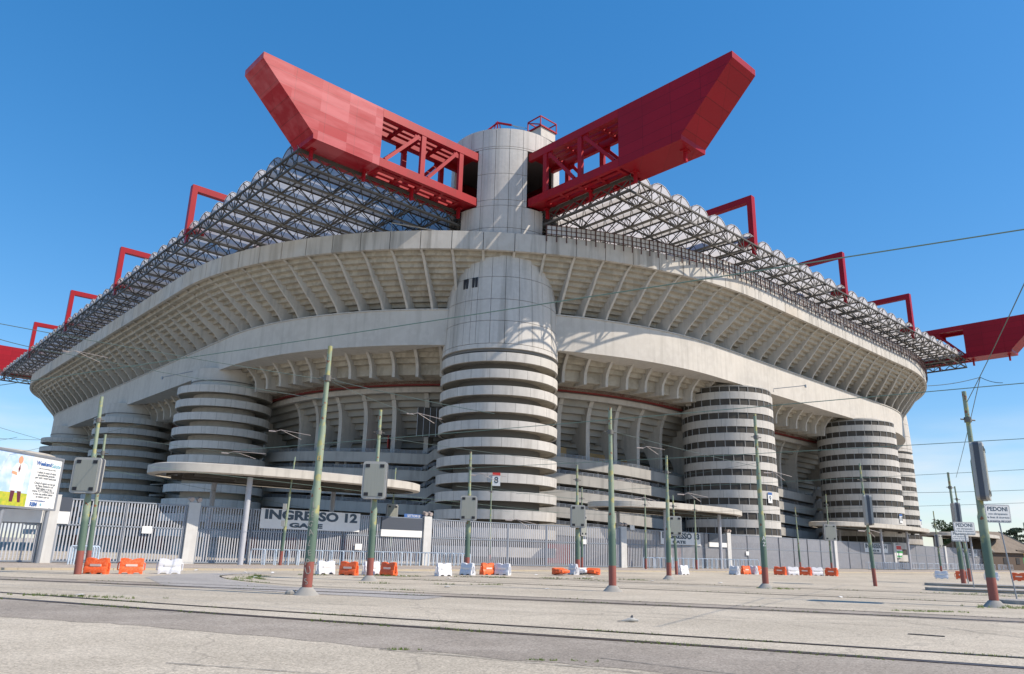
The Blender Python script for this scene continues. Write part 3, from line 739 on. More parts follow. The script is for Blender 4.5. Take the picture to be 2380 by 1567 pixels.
# ------------------------------------------------------------------ roof: barrel vaults on a steel space frame
def roof(length, x_out, x_in, n, rz, loc, sx=1):
    """local x = along the edge, y = outward; vault axis along y"""
    g = empty("roof_wing", loc, rz, stadium); g.scale = (sx, 1, 1)
    pw = length/n; sheet = MB(); K = 8
    for i in range(n):
        rows = []
        for k in range(K+1):
            th = math.pi*k/K; x = pw*(i+.5)-math.cos(th)*pw*.5; z = 44.75+math.sin(th)*1.55
            rows.append([(x, x_in, z), (x, x_out, z)])
        sheet.sweep(rows)
    sheet.build("vault_sheeting", M['poly'], g, smooth=False, fix=False)
    tr = MB(); pu = MB(); ar = MB()
    ys = []; y = x_out
    while y > x_in: ys.append(y); y -= 4.6
    for i in range(n+1):
        x = pw*i
        # cross truss at each valley
        pu.bar((x, x_in, 43.2), (x, x_out, 43.2), .34, .20); tr.bar((x, x_in, 44.8), (x, x_out, 44.8), .16)
        for j in range(len(ys)-1):
            ym = (ys[j]+ys[j+1])/2
            tr.bar((x, ys[j], 44.8), (x, ym, 43.25), .11); tr.bar((x, ym, 43.25), (x, ys[j+1], 44.8), .11)
            if i < n:
                tr.bar((x, ym, 43.25), (x+pw/2, ys[j], 46.1), .09); tr.bar((x, ym, 43.25), (x+pw/2, ys[j+1], 46.1), .09)
                tr.bar((x+pw, ym, 43.25), (x+pw/2, ys[j], 46.1), .09); tr.bar((x+pw, ym, 43.25), (x+pw/2, ys[j+1], 46.1), .09)
    for j, y in enumerate(ys):
        if j < len(ys)-1: tr.bar((0, (ys[j]+ys[j+1])/2, 43.25), (length, (ys[j]+ys[j+1])/2, 43.25), .15)
        tr.bar((0, y, 44.85), (length, y, 44.85), .12)
    for i in range(n):      # arched hoops under the sheeting
        for y in [x_out-.05-1.53*q for q in range(int((x_out-x_in)/1.53)+1)]:
            P = [(pw*(i+.5)-math.cos(math.pi*k/6)*pw*.49, y, 44.72+math.sin(math.pi*k/6)*1.52) for k in range(7)]
            for p, q in zip(P, P[1:]): ar.bar(p, q, .06)
    # heavy edge truss
    for z, t_ in ((43.1, .22), (44.85, .22)): tr.bar((0, x_out, z), (length, x_out, z), t_)
    for i in range(n):
        x = pw*i
        tr.bar((x, x_out, 43.1), (x+pw/2, x_out, 44.85), .13); tr.bar((x+pw/2, x_out, 44.85), (x+pw, x_out, 43.1), .13); tr.bar((x, x_out, 43.1), (x, x_out, 44.85), .10)
    # end trusses
    for xe in (0, length):
        for j in range(len(ys)-1):
            tr.bar((xe, ys[j], 43.1), (xe, (ys[j]+ys[j+1])/2, 44.85), .13); tr.bar((xe, (ys[j]+ys[j+1])/2, 44.85), (xe, ys[j+1], 43.1), .13)
        tr.bar((xe, x_in, 45.0), (xe, x_out, 45.0), .22); tr.bar((xe, x_in, 43.1), (xe, x_out, 43.1), .2)
    tr.build("space_frame", M['truss'], g, fix=False); pu.build("valley_beam", M['truss2'], g, fix=False); ar.build("vault_hoop_row", M['truss'], g, fix=False)
    return g
# left wing: x along +b, outward -a ; right wing: x along +a, outward -b
settle(roof(172, 29.4, -2, 40, R(90), (0, 2.6, 0)))
rr2 = roof(119, 20.2, -2, 28, 0, (2.0, 0, 0)); rr2.scale = (1, -1, 1); settle(rr2)
settle(f0)

# wind screen on the right-hand rim
mb = MB(); mb2 = MB()
i0 = next(i for i, s in enumerate(ST) if s[0] == 'c' and s[1] > .60)*3
scr = offs(RIMF[i0:], -.28)
P_ = along(scr, 1.3)
for (p, d), (p2, d2) in zip(P_, P_[1:]):
    mb.bar((p[0], p[1], 38.9), (p[0], p[1], 41.2), .11)
    m_ = ((p[0]+p2[0])/2, (p[1]+p2[1])/2); mb.bar((m_[0], m_[1], 39.6), (m_[0], m_[1], 41.1), .06)
    for z in (39.9, 40.5, 41.1): mb.bar((p[0], p[1], z), (p2[0], p2[1], z), .06)
ins = offs(scr, .1)
mb2.sweep([[(*p, 39.8), (*p, 41.15)] for p in ins])
ws = mb.build("wind_screen", M['rust'], stadium); mb2.build("screen_sheet", M['screen'], ws)
mb = MB(); mb.tube([(-14.5, 5.4, 39.7), (-14.5, 5.4, 41.6), (-9.6, 1.0, 40.6)], .07, 6); mb.build("white_handrail", M['white'], stadium)

# maintenance crane and counterweight on the corner tower
cr = empty("roof_crane", (-.5, .3, 0), 0, stadium)
mb = MB(); b0 = Vector((-3.6, -3.0, 54.7))
for s in ((-.5, -.5), (.5, -.5), (.5, .5), (-.5, .5)): mb.bar(b0+Vector((s[0], s[1], 0)), b0+Vector((s[0]*.3, s[1]*.3, 2.6)), .12)
mb.bar(b0+Vector((0, 0, 2.5)), b0+Vector((-1.8, 1.5, .3)), .2); mb.bar(b0+Vector((0, 0, 2.5)), b0+Vector((1.3, -1.4, 2.1)), .22)
mb.build("crane_mast", M['redplain'], cr)
mb = MB(); mb.box(1.4, 4.6, -6.3, -3.6, 57.6, 57.8)
for x in (1.4, 4.5):
    mb.bar((x, -6.2, 57.7), (x, -6.2, 59.1), .12); mb.bar((x, -3.7, 57.7), (x, -3.7, 59.1), .12)
for a_, b_ in (((1.4, -6.2, 59.1), (4.5, -6.2, 59.1)), ((1.4, -3.7, 59.1), (4.5, -3.7, 59.1)), ((1.4, -6.2, 59.1), (1.4, -3.7, 59.1)), ((4.5, -6.2, 59.1), (4.5, -3.7, 59.1)), ((1.4, -6.2, 57.8), (1.4, -3.7, 59.0)), ((3.0, -2, 55.6), (3.0, -5, 57.7))): mb.bar(a_, b_, .14)
mb.build("crane_cradle", M['redplain'], cr)
MB().box(1.6, 4.4, -6.1, -3.8, 56.2, 57.6).build("counterweight", M['conc'], cr)
mb = MB(); mb.bar(b0+Vector((1.3, -1.4, 2.1)), (1.5, -3.7, 58.2), .05); mb.bar(b0+Vector((1.3, -1.4, 2.1)), (1.5, -3.7, 57.7), .05); mb.build("crane_cable", M['wire'], cr)
# ------------------------------------------------------------------ ground
def sheet(name, pts, z, m_, kind='structure', sub=None):
    mb = MB(); mb.add([(x, y, z) for x, y in pts], [tuple(range(len(pts)))])
    o = mb.build(name, m_, fix=False)
    if o.data.polygons[0].normal.z < 0: o.data.flip_normals()
    if kind: o['kind'] = kind
    return o
sheet("ground", [(-900, -60), (900, -60), (900, 1500), (-900, 1500)], 0, M['ground'])
random.seed(3)
def wob(pts, amp=.06, step=.5):
    out = []
    for p, q in zip(pts, pts[1:]):
        n = max(1, int(math.dist(p, q)/step))
        for k in range(n):
            t = k/n; out.append((p[0]+(q[0]-p[0])*t+random.uniform(-amp, amp), p[1]+(q[1]-p[1])*t+random.uniform(-amp, amp)))
    out.append(pts[-1]); return out
def smooth(pts, it=2):
    for _ in range(it):
        q = [pts[0]]
        for a, b in zip(pts, pts[1:]): q += [(a[0]*.75+b[0]*.25, a[1]*.75+b[1]*.25), (a[0]*.25+b[0]*.75, a[1]*.25+b[1]*.75)]
        q.append(pts[-1]); pts = q
    return pts
R1 = smooth([(-36, 29.5), (-25, 26), (-13.4, 21.2), (-8.5, 19.1), (-2.9, 16.9), (2.4, 15.0), (8.2, 12.7), (16, 9.4), (26, 5.0)])
R2 = smooth([(-36, 31.6), (-25, 28), (-13.6, 22.8), (-8.0, 20.4), (-3.3, 18.6), (2.4, 16.6), (9.0, 14.1), (16, 11.0), (26, 6.6)])
R3 = [(-36, 25.0), (-22, 20.6), (-10.4, 16.5), (-7.5, 15.7), (-5.6, 14.9), (-3.1, 13.7), (-1.2, 12.8), (.1, 12.2), (1.6, 11.6), (6, 9.6), (16, 5.0)]
R4 = smooth([(-34, 33.5), (-20, 30.5), (-10, 28.4), (-2.0, 27.0), (3.2, 25.7), (9.3, 24.0), (14.5, 22.2), (24, 18.4), (36, 13)])
R4b = smooth([(-34, 35.1), (-20, 32.1), (-9.5, 30.0), (-1.6, 28.55), (3.6, 27.25), (9.8, 25.5), (15, 23.7), (24.6, 19.9), (36.6, 14.5)])
R5 = smooth([(-8, 41.2), (.3, 38.3), (7.1, 35.9), (14, 33.8), (21.5, 31.7), (34, 27), (50, 20)])
R5b = smooth([(-7.6, 42.8), (.8, 39.8), (7.5, 37.4), (14.4, 35.3), (22, 33.2), (34.5, 28.5), (50.5, 21.5)])
R6 = smooth([(-3, 47.2), (4, 45.0), (11, 43.0), (18, 41.0), (26, 38.6), (40, 34), (60, 27)])
R6b = smooth([(-2.6, 48.7), (4.4, 46.5), (11.4, 44.5), (18.4, 42.5), (26.4, 40.1), (40.4, 35.5), (60.4, 28.5)])
LA = smooth([(10, 48), (-2, 45.5), (-12.6, 41.9), (-14.0, 40.8), (-14.1, 38.8), (-13.2, 36.5), (-11.1, 33.8), (-9.2, 32.2), (-7.6, 31.2), (-5.4, 30.7), (-2.0, 29.8)])
LB = smooth([(12, 49.5), (-1, 46.5), (-11.0, 42.4), (-12.4, 41.1), (-12.5, 38.7), (-11.5, 36.4), (-10.1, 35.2), (-8.5, 34.7), (-4.4, 35.2), (.3, 36.8)])
strip = wob(R3, .10, .35)+[(x+.12, y+.1) for x, y in reversed(R1)]
sheet("track_bed", strip, .004, M['strip'])
sheet("asphalt_patch", wob([(-16.1, 35.2), (-12.9, 29.7), (-10.2, 27.9), (-7.7, 27.0), (-4.6, 25.9), (-2.7, 25.1), (-1.9, 27.1), (-5.3, 29.6), (-8.3, 30.5), (-10.1, 32.2), (-12.5, 35.2), (-14.1, 38.8), (-14.2, 41.4), (-12, 44.6), (-14.5, 44.0), (-16.5, 39.5), (-16.1, 35.2)], .05)[:-1], .008, M['patch'])
def off2(pts, d):
    out = []
    for i, (x, y) in enumerate(pts):
        x0, y0 = pts[max(0, i-1)]; x1, y1 = pts[min(len(pts)-1, i+1)]; l = math.hypot(x1-x0, y1-y0) or 1
        out.append((x-(y1-y0)/l*d, y+(x1-x0)/l*d))
    return out
for nm, a, b_ in (("track_bed", R4, R4b), ("track_bed", R5, R5b), ("track_bed", R6, R6b)):
    o = sheet(nm, off2(wob(a, .05), -.35)+list(reversed(off2(wob(b_, .05), .35))), .004, M['strip'] if a is R4 else M['patch'])
    if a is not R4: o.data.materials[0] = M['ground2'] if 'ground2' in M else M['ground']
def railline(pts, wd, groove, lab, grp=None):
    t = empty("tram_rail", (pts[0][0], pts[0][1], 0)); o0 = Vector((pts[0][0], pts[0][1], 0))
    tag(t, lab, "rail", "tram rails set in the asphalt")
    l, r = off2(pts, wd/2), off2(pts, -wd/2); l2, r2 = off2(pts, wd/2+groove), r
    z = .014
    MB().sweep([[(a[0]-o0.x, a[1]-o0.y, z), (b[0]-o0.x, b[1]-o0.y, z)] for a, b in zip(l, r)]).build("rail_head", M['rail'], t)
    l3 = off2(pts, wd/2+groove)
    MB().sweep([[(a[0]-o0.x, a[1]-o0.y, z-.002), (b[0]-o0.x, b[1]-o0.y, z-.002)] for a, b in zip(l3, l)]).build("rail_groove", M['black'], t)
railline(R1, .15, .14, "thick rusty tram rail crossing the whole foreground, nearest rail")
railline(R2, .07, .10, "thin tram rail with weeds just beyond the thick foreground rail")
railline(R4, .16, .16, "tram rail passing in front of the middle trolley poles, near rail of the second track")
railline(R4b, .06, .05, "faint tram rail just behind the second track's near rail")
railline(R5, .12, .14, "near rail of the third tram track, beyond the centre poles")
railline(R5b, .06, .05, "far rail of the third tram track, beyond the centre poles")
railline(R6, .14, .14, "near rail of the farthest tram track by the plastic barriers")
railline(R6b, .08, .06, "far rail of the farthest tram track by the plastic barriers")
railline(LA, .05, .05, "outer rail of the weedy turning loop beside the grey patch")
railline(LB, .05, .05, "inner rail of the weedy turning loop beside the grey patch")

# cracks: thin irregular dark ribbons in the asphalt
random.seed(21); mb = MB()
for x0, y0, x1, y1, amp in [(-14, 30.5, -5, 25.6, .12), (-11, 19.6, -1, 16.6, .10), (-6, 22.5, 6, 20.2, .12), (2, 22.5, 12, 19.0, .12), (-20, 26.5, -10, 24.3, .15), (5, 28.5, 20, 25.5, .2), (-2, 13.0, 5.5, 9.4, .06), (1.5, 12.6, 4.0, 10.6, .05), (-4.6, 11.0, -1.5, 10.2, .05), (8, 33, 24, 29.5, .2), (-3, 34.5, 10, 33, .2), (12, 16, 10.5, 22, .12)]:
    n = int(math.dist((x0, y0), (x1, y1))/.16); jx = jy = 0; P = []
    for k in range(n+1):
        jx = jx*.9+random.gauss(0, amp*.25); jy = jy*.9+random.gauss(0, amp*.25); t_ = k/n; P.append((x0+(x1-x0)*t_+jx, y0+(y1-y0)*t_+jy))
    W_ = [random.uniform(.006, .022) for _ in P]
    l_ = off2(P, .5); r_ = off2(P, -.5)
    mb.sweep([[((a[0]+b[0])/2+(a[0]-b[0])*w_, (a[1]+b[1])/2+(a[1]-b[1])*w_, .012) for a, b in ((a, b), (b, a))] for a, b, w_ in zip(l_, r_, W_)])
o = mb.build("asphalt_crack", M['joint'], fix=False); o['kind'] = 'structure'
# raised pavement in front of the fence
KF = [(-60, -25.0), (-45, -25.4), (-20, -26.5), (0, -28.5), (20, -30), (50, -32), (100, -34), (170, -36)]
FE = [(-70, -13), (-15, -13), (-8, -13.8), (2, -16.2), (10, -17.2), (170, -17.4)]
def kf(a):
    for (a0, b0), (a1, b1) in zip(KF, KF[1:]):
        if a <= a1: return b0+(b1-b0)*(a-a0)/(a1-a0)
    return KF[-1][1]
def fe(a):
    for (a0, b0), (a1, b1) in zip(FE, FE[1:]):
        if a <= a1: return b0+(b1-b0)*(a-a0)/(a1-a0)
    return FE[-1][1]
rows = [[LW(a, kf(a)+.3, .105), LW(a, fe(a)-1.0, .02), LW(a, fe(a)+6, .006)] for a in range(-60, 171, 5)]
pv = MB().sweep(rows).build("pavement", M['pave'], fix=False)
pv['kind'] = 'structure'
for p in pv.data.polygons:
    if p.normal.z < 0: p.flip()
mb = MB()
a = -60.0
while a < 165:
    a1 = a+1.45; mb.slab([LW(a, kf(a), 0), LW(a1, kf(a1), 0), LW(a1, kf(a1)+.3, 0), LW(a, kf(a)+.3, 0)], (0, 0, .11)); a += 1.47
kb = mb.build("kerb", M['kerb']); kb['kind'] = 'structure'

# ------------------------------------------------------------------ perimeter fence
def fence_panel(width, h=4.15, lab=None, bars=None):
    t = empty("fence_panel"); n = bars or int(width/.215)
    mb = MB()
    for k in range(n):
        x = width*(k+.5)/n; mb.box(x-.043, x+.043, -.03, .03, .12, 2.45); mb.box(x-.043, x+.043, -.03, .03, 2.47, h-.05)
    mb.build("bar_row", M['galv'], t)
    mb = MB()
    for z in (.08, 2.42, h-.07): mb.box(0, width, -.06, .06, z, z+.09)
    for x in (0, width): mb.box(x-.06, x+.06, -.09, .09, 0, h+.03)
    mb.build("frame", M['galvd'], t)
    return t
PIERS = [-50.6, -41.4, -20.0, 4.2, 24.2, 54.0, 76.5, 101.0, 127.0]
proto = fence_panel(4.3)
def yaw(a0, a1): 
    p, q = LW(a0, fe(a0)), LW(a1, fe(a1)); return math.atan2(q.y-p.y, q.x-p.x)
first = True
FN = ["leftmost stretch of grey bar fence, behind the billboard", "short stretch of grey bar fence between the two leftmost white piers", "grey bar fence under the long left canopy, carrying the 12 banner", "grey bar fence in front of the central spiral tower", "grey bar fence under the middle canopy, carrying the second banner", "long grey bar fence between the glazed towers, behind the row of plastic barriers", "grey bar fence section carrying the 14 banner", "far grey bar fence section right of the red and green poster", "distant grey bar fence section with the 15 banner", "most distant bit of grey bar fence near the kiosk"]
edges = [-60]+PIERS+[131]
for s0, s1 in zip(edges, edges[1:]):
    L_ = (s1-s0)-1.0; n = max(1, round(L_/4.3)); wdt = L_/n
    fo = LW(s0, fe(s0)); sec = empty("steel_fence", fo); tag(sec, FN[min(edges.index(s0), len(FN)-1)], "fence", "sections of the steel bar fence")
    for k in range(n):
        a0 = s0+.5+wdt*k; a1 = a0+wdt; p = LW(a0, fe(a0))
        o = proto if first else copy_tree(proto); first = False
        o.parent = sec; o.location = p-fo; o.rotation_euler = (0, 0, yaw(a0, a1)); o.scale = (math.dist(LW(a0, fe(a0))[:2], LW(a1, fe(a1))[:2])/4.3, 1, 1)
names_p = ["white concrete fence pier behind the billboard", "white concrete fence pier left of the long left canopy's banner section", "white concrete fence pier with twin cameras left of the central tower's fence", "white concrete fence pier right of the central tower", "white concrete fence pier just right of the grey display board under the middle canopy", "white fence pier far right, between the second and third banners", "white fence pier beside the red, green and white poster", "distant white fence pier before the fourth banner", "most distant white fence pier near the kiosk"]
pp = None
for i, a in enumerate(PIERS):
    if pp is None:
        pp = MB().box(-.42, .42, -.25, .25, 0, 4.35).build("fence_pier", M['white']); o = pp
    else: o = pp.copy(); C.objects.link(o)
    o.location = LW(a, fe(a)-.02); o.rotation_euler = (0, 0, yaw(a-.5, a+.5)); tag(o, names_p[i], "pier", "white piers of the fence")
# security cameras on piers
def seccam(a, lab, two=True):
    t = empty("security_camera", LW(a, fe(a), 4.35), yaw(a-.5, a+.5)); tag(t, lab, "camera", "security cameras on the fence")
    mb = MB()
    for dx in ((-.28, .28) if two else (0,)): mb.tube([(dx, .1, .3), (dx, -.35, .2)], .17, 10); mb.tube([(dx, 0, 0), (dx, 0, .3)], .06, 6)
    mb.build("housing", M['arm'], t)
seccam(-41.4, "beige camera housings on the pier left of the long canopy's banner")
seccam(-20.0, "pair of beige camera domes on the pier left of the central tower's fence")
seccam(4.2, "twin camera housings on the pier right of the central tower")
seccam(24.2, "camera housings on the pier beside the middle canopy's display board")
# banners
def banner(a, wd, z0, z1, big, small, lab):
    p = LW(a, fe(a)-.14, 0); t = empty("entrance_banner", p, yaw(a, a+wd)); tag(t, lab, "banner")
    mb = MB(); mb.box(0, wd, -.02, .02, z0, z1); mb.build("banner_sheet", M['signw'], t)
    h = z1-z0
    def fit(o, width, height):
        d = o.dimensions; bpy.context.view_layer.update(); xs = [v.co.x for v in o.data.vertices]; ys = [v.co.y for v in o.data.vertices]
        o.scale = (width/(max(xs)-min(xs)), height/(max(ys)-min(ys)), 1)
    o = text_mesh("lettering", big, 1, M['ink'], t, (wd*.5, -.035, z0+h*.69), (R(90), 0, 0), bold=.045); fit(o, wd*.93, h*.50)
    o = text_mesh("lettering", small, .6, M['ink'], t, (wd*.44, -.035, z0+h*.20), (R(90), 0, 0), bold=.035); fit(o, wd*.33, h*.25)
banner(-36.2, 9.0, 2.72, 4.25, "INGRESSO 12", "GATE", "long white banner reading INGRESSO 12 GATE on the fence under the left canopy")
banner(10.0, 8.0, 2.65, 4.05, "INGRESSO 13", "GATE", "white banner ending in 13 under the middle canopy, partly behind poles")
banner(64.5, 9.2, 2.65, 4.05, "INGRESSO 14", "GATE 180", "white banner reading INGRESSO 14 on the fence right of the last near tower")
banner(110, 9.5, 2.6, 4.0, "INGRESSO 15", "GATE", "distant white banner reading INGRESSO 15 behind the pedestrian signs")
def board(a, wd, z0, zm, z1, lab):
    p = LW(a, fe(a)-.12, 0); t = empty("display_board", p, yaw(a, a+wd)); tag(t, lab, "board")
    MB().box(0, wd, -.1, .1, zm, z1).build("dark_screen", M['boxside'], t); MB().box(0, wd, -.08, .08, z0, zm-.01).build("white_panel", M['signw'], t)
board(-25.0, 4.4, 2.45, 3.05, 4.1, "dark electronic board over a white panel, left of the central tower's fence pier")
board(19.8, 3.9, 2.55, 3.1, 4.1, "dark electronic board over a white panel under the right end of the middle canopy")
board(-55.5, 6.0, 2.5, 3.3, 4.2, "white panel on the fence behind the billboard")
ps = empty("poster", LW(76.9, fe(77)-.3, 0), yaw(77, 80)); tag(ps, "red, green and white poster beside the third entrance banner", "poster")
mb = MB(); mb.box(0, 3.6, -.03, .03, 1.9, 4.0); mb.build("poster_sheet", M['signw'], ps)
MB().box(.1, 2.6, -.05, -.03, 3.3, 3.9).build("red_block", M['signred'], ps); MB().box(.1, 2.6, -.05, -.03, 2.7, 3.05).build("green_block", M['green'], ps); MB().box(.1, 2.4, -.05, -.03, 2.0, 2.3).build("green_block", M['green'], ps)
sb = empty("sector_sign", LW(-21.2, fe(-21)+.2, 4.15), yaw(-22, -20)); tag(sb, "small blue sector sign above the dark electronic board left of the central tower", "sign")
MB().box(-1.2, 1.2, -.03, .03, 0, .35).build("sign_plate", M['blue'], sb); text_mesh("lettering", "SETTORI BLU", .3, M['signw'], sb, (0, -.04, .17), (R(90), 0, 0))
notices = [(-44.5, 2.3, "blank white notice on the fence left of the orange barriers' pier"), (-27.2, 1.5, "white paper notice on the fence below the first banner"), (-1.2, 2.6, "small white notice on the fence before the central tower, leftmost"), (11.5, 1.2, "white notice low on the fence under the second banner"), (4.9+.6, 4.3, "white plate above the fence right of the central tower"), (28.5, 1.9, "tiny white notice on the fence right of the middle canopy")]
for a, z, lab in notices:
    o = MB().box(-.33, .33, -.02, .02, -.25, .25).build("paper_notice", M['signw']); o.location = LW(a, fe(a)-.2, z); o.rotation_euler = (0, 0, yaw(a, a+1)); tag(o, lab, "notice", "white notices on the fence")

# ------------------------------------------------------------------ canopies over the gates
def canopy(a, b, L_, W_, lab, cols, h=6.25):
    t = empty("gate_canopy", LW(a, b), TH); tag(t, lab, "canopy", "elliptical canopies over the gates")
    N = 64
    def ring(s, z): return [((L_-s)*math.copysign(abs(math.cos(2*math.pi*k/N))**.8, math.cos(2*math.pi*k/N)), (W_-s)*math.copysign(abs(math.sin(2*math.pi*k/N))**.8, math.sin(2*math.pi*k/N)), z) for k in range(N)]
    rows = [ring(.55, h+.1), ring(.12, h+.12), ring(0, h+.18), ring(0, h+.76), ring(.25, h+.84), ring(.6, h+.8)]
    mb = MB(); mb.sweep([r_+[r_[0]] for r_ in rows]); mb.build("fascia", M['fasc'], t, smooth=True)
    mb = MB(); r_ = ring(.5, h+.6); mb.add(r_, [tuple(range(N))]); mb.build("deck", M['rib'], t)
    mb = MB()
    for k in range(-10, 11):
        x = L_*k/11; yy = (W_-.4)*math.sqrt(max(0, 1-(x/L_)**2)); mb.bar((x, -yy, h+.35), (x, yy, h+.35), .12, .3)
    for y in (-W_*.45, 0, W_*.45): mb.bar((-L_*.8, y, h+.1), (L_*.8, y, h+.1), .2, .3)
    for x in (-L_*.5, -L_*.1, L_*.3, L_*.6): mb.box(x-.3, x+.5, -W_*.45, -W_*.45+.4, h-.25, h+.05)
    mb.build("underside_frame", M['truss'], t)
    for x, y in cols:
        MB().tube([(x, y, 0), (x, y, h+.1)], .21, 14).build("column", M['galv'], t, smooth=True)
CL = [(-5.5, -3.4), (5.5, -3.4), (-5.5, 3.4), (5.5, 3.4)]
canopy(-32.8, -11.8, 11.6, 5.4, "long cream elliptical canopy over the fence with the first entrance banner", CL)
canopy(-64.8, -9.5, 14.5, 5.0, "cream canopy end above the advertising billboard at the left edge", CL)
canopy(14.2, -15.6, 12.6, 5.4, "cream elliptical canopy between the central tower and the glazed tower", CL)
canopy(73, -15.6, 19.0, 5.4, "flat cream canopy below the second glazed tower, over the third banner", CL)
canopy(117, -15.6, 15.0, 5.4, "most distant flat canopy at the right, behind the pedestrian signs", CL)

# ------------------------------------------------------------------ trolley poles
POLES = [(-19.77,36.38,-20.09,8.33,(4.47,1.28,1.66,0)),(-19.97,37.50,-20.20,6.63,None),(-6.53,25.99,-6.51,8.46,None),(-17.00,58.94,-16.69,8.14,None),(-6.51,37.60,-6.56,8.25,(4.70,1.17,1.80,0)),(-10.86,72.39,-10.78,8.83,(4.50,1.05,1.81,25)),(-2.51,50.55,-2.57,7.86,(4.14,1.10,1.58,0)),(-1.74,80.0,-1.75,8.6,None),(5.13,55.86,5.06,7.74,(4.03,1.06,1.58,0)),(7.33,75.57,7.33,7.72,(4.03,.9,2.0,50)),(4.55,33.46,4.52,7.89,None),(10.57,50.81,10.65,7.98,None),(13.67,62.76,13.57,6.23,(3.78,1.0,1.53,0)),(14.17,79.28,14.25,7.46,None),(20.45,83.87,20.49,7.33,None),(13.45,40.65,13.44,9.1,None),(30.06,90.41,29.94,7.0,None),(34.70,92.02,34.58,7.4,None),(39.46,94.64,39.51,9.2,(4.6,1.5,1.9,0)),(22.74,48.30,22.52,7.48,(4.53,1.1,1.81,72)),(49.99,89.67,49.91,7.2,(3.8,1.1,1.41,40)),(33.06,56.59,32.97,8.00,(4.80,1.1,1.86,72)),(38.74,65.31,38.47,7.81,None),(18.06,29.14,18.04,8.11,(4.93,1.15,2.15,55)),(59.65,88.64,59.63,6.1,None)]
PL = ["green and red trolley pole with a large grey case, leftmost, behind an orange barrier", "thinner pale green pole just behind the leftmost trolley pole", "tallest nearest trolley pole with white graffiti letters, on a conical concrete foot", "trolley pole with two small grey boxes in front of the first entrance banner", "trolley pole with a big light-grey case right of the graffiti pole", "trolley pole with a narrow turned case in front of the dark electronic board", "trolley pole with a grey case in front of the central spiral tower", "slim dark green pole below the number 8 plate, no case", "trolley pole with a grey case just right of the central tower", "slim pole with a dark case hidden behind the pole right of the central tower", "big trolley pole without case, yellow stained, on a conical foot right of centre", "plain trolley pole in front of the second entrance banner", "trolley pole with a light-grey case beside the second entrance banner", "thin pole left of the second banner under the middle canopy's left part", "thin pole right of the second banner", "big tapering trolley pole with white graffiti in front of the glazed tower", "thin pole immediately left of the big pole before the glazed tower", "thin pole immediately right of the big pole before the glazed tower", "pole with a dark grey square case between the two glazed towers", "pole with an edge-on narrow case in front of the second glazed tower", "far pole with a grey case right of the third banner", "pole with an edge-on case on the kerb island behind the pedestrian signs", "pole just behind the kerb island's pole, without case", "large trolley pole at the right with a tall edge-on case on a conical foot", "last pole at the right edge near the kiosk"]
FOOT = {2, 4, 10, 11, 15, 23, 6}
BIG = {0, 2, 10, 15, 23}
def pole(i, P):
    x, y, tx, H, bx = P
    t = empty("trolley_pole", (x, y, 0)); tag(t, PL[i], "pole", "trolley wire poles on the forecourt")
    dx = tx-x; k = 1.0 if i in BIG or i in (4, 6, 8, 11, 21) else .72
    def at(z): return (dx*z/H, 0, z)
    r1, r2, r3 = .165*k, .125*k, .09*k
    zz = [0, H*.40, H*.42, H*.66, H*.675, H]; rr = [r1, r1*.97, r2, r2*.97, r3, r3*.9]
    MB().tube([at(z) for z in zz], rr, 14).build("shaft", M['pole'], t, smooth=True)
    mb = MB(); zc = H*.86; mb.tube([at(zc-.10), at(zc+.10)], r3*1.5, 10); c = at(zc)
    mb.tube([(c[0]-.28, 0, zc+.02), (c[0]+.28, 0, zc-.02)], .03, 6)
    mb.build("insulator_clamp", M['truss2'], t)
    if i in FOOT: MB().lathe([(.42*k, 0), (.3*k, .12), (.19*k, .24), (.1, .25)], 20).build("concrete_foot", M['kerbg'], t, smooth=True)
    if bx:
        zc, wd, ht, yw = bx; c = at(zc)
        b = empty("light_case", (c[0], -.30, zc), R(yw), t)
        def rr_(w_, h_, r_=.14):
            pts = []
            for cx_, cz_, a0 in ((w_/2-r_, h_/2-r_, 0), (-w_/2+r_, h_/2-r_, 90), (-w_/2+r_, -h_/2+r_, 180), (w_/2-r_, -h_/2+r_, 270)):
                for q in range(5): pts.append((cx_+r_*math.cos(R(a0+22.5*q)), cz_+r_*math.sin(R(a0+22.5*q))))
            return pts
        D = .42
        mb = MB(); mb.slab([Vector((p[0], -D/2, p[1])) for p in rr_(wd, ht)], (0, D, 0)); mb.build("case_body", M['boxgrey'], b)
        mb = MB(); mb.slab([Vector((p[0], -D/2-.02, p[1])) for p in rr_(wd*.84, ht*.86, .04)], (0, .03, 0)); bk = mb.build("back_panel", M['boxback'], b)
        mb = MB()
        for sx in (-1, 1):
            for sz in (-1, 1): mb.box(sx*wd*.30-.10, sx*wd*.30+.10, -D/2-.035, -D/2-.018, sz*ht*.38-.08, sz*ht*.38+.08)
        mb.build("vent_row", M['black'], b)
        MB().slab([Vector((p[0], -.09, p[1])) for p in rr_(wd+.03, ht+.03)], (0, .18, 0)).build("side_band", M['boxside'], b)
    return t
pl_objs = [pole(i, P) for i, P in enumerate(POLES)]
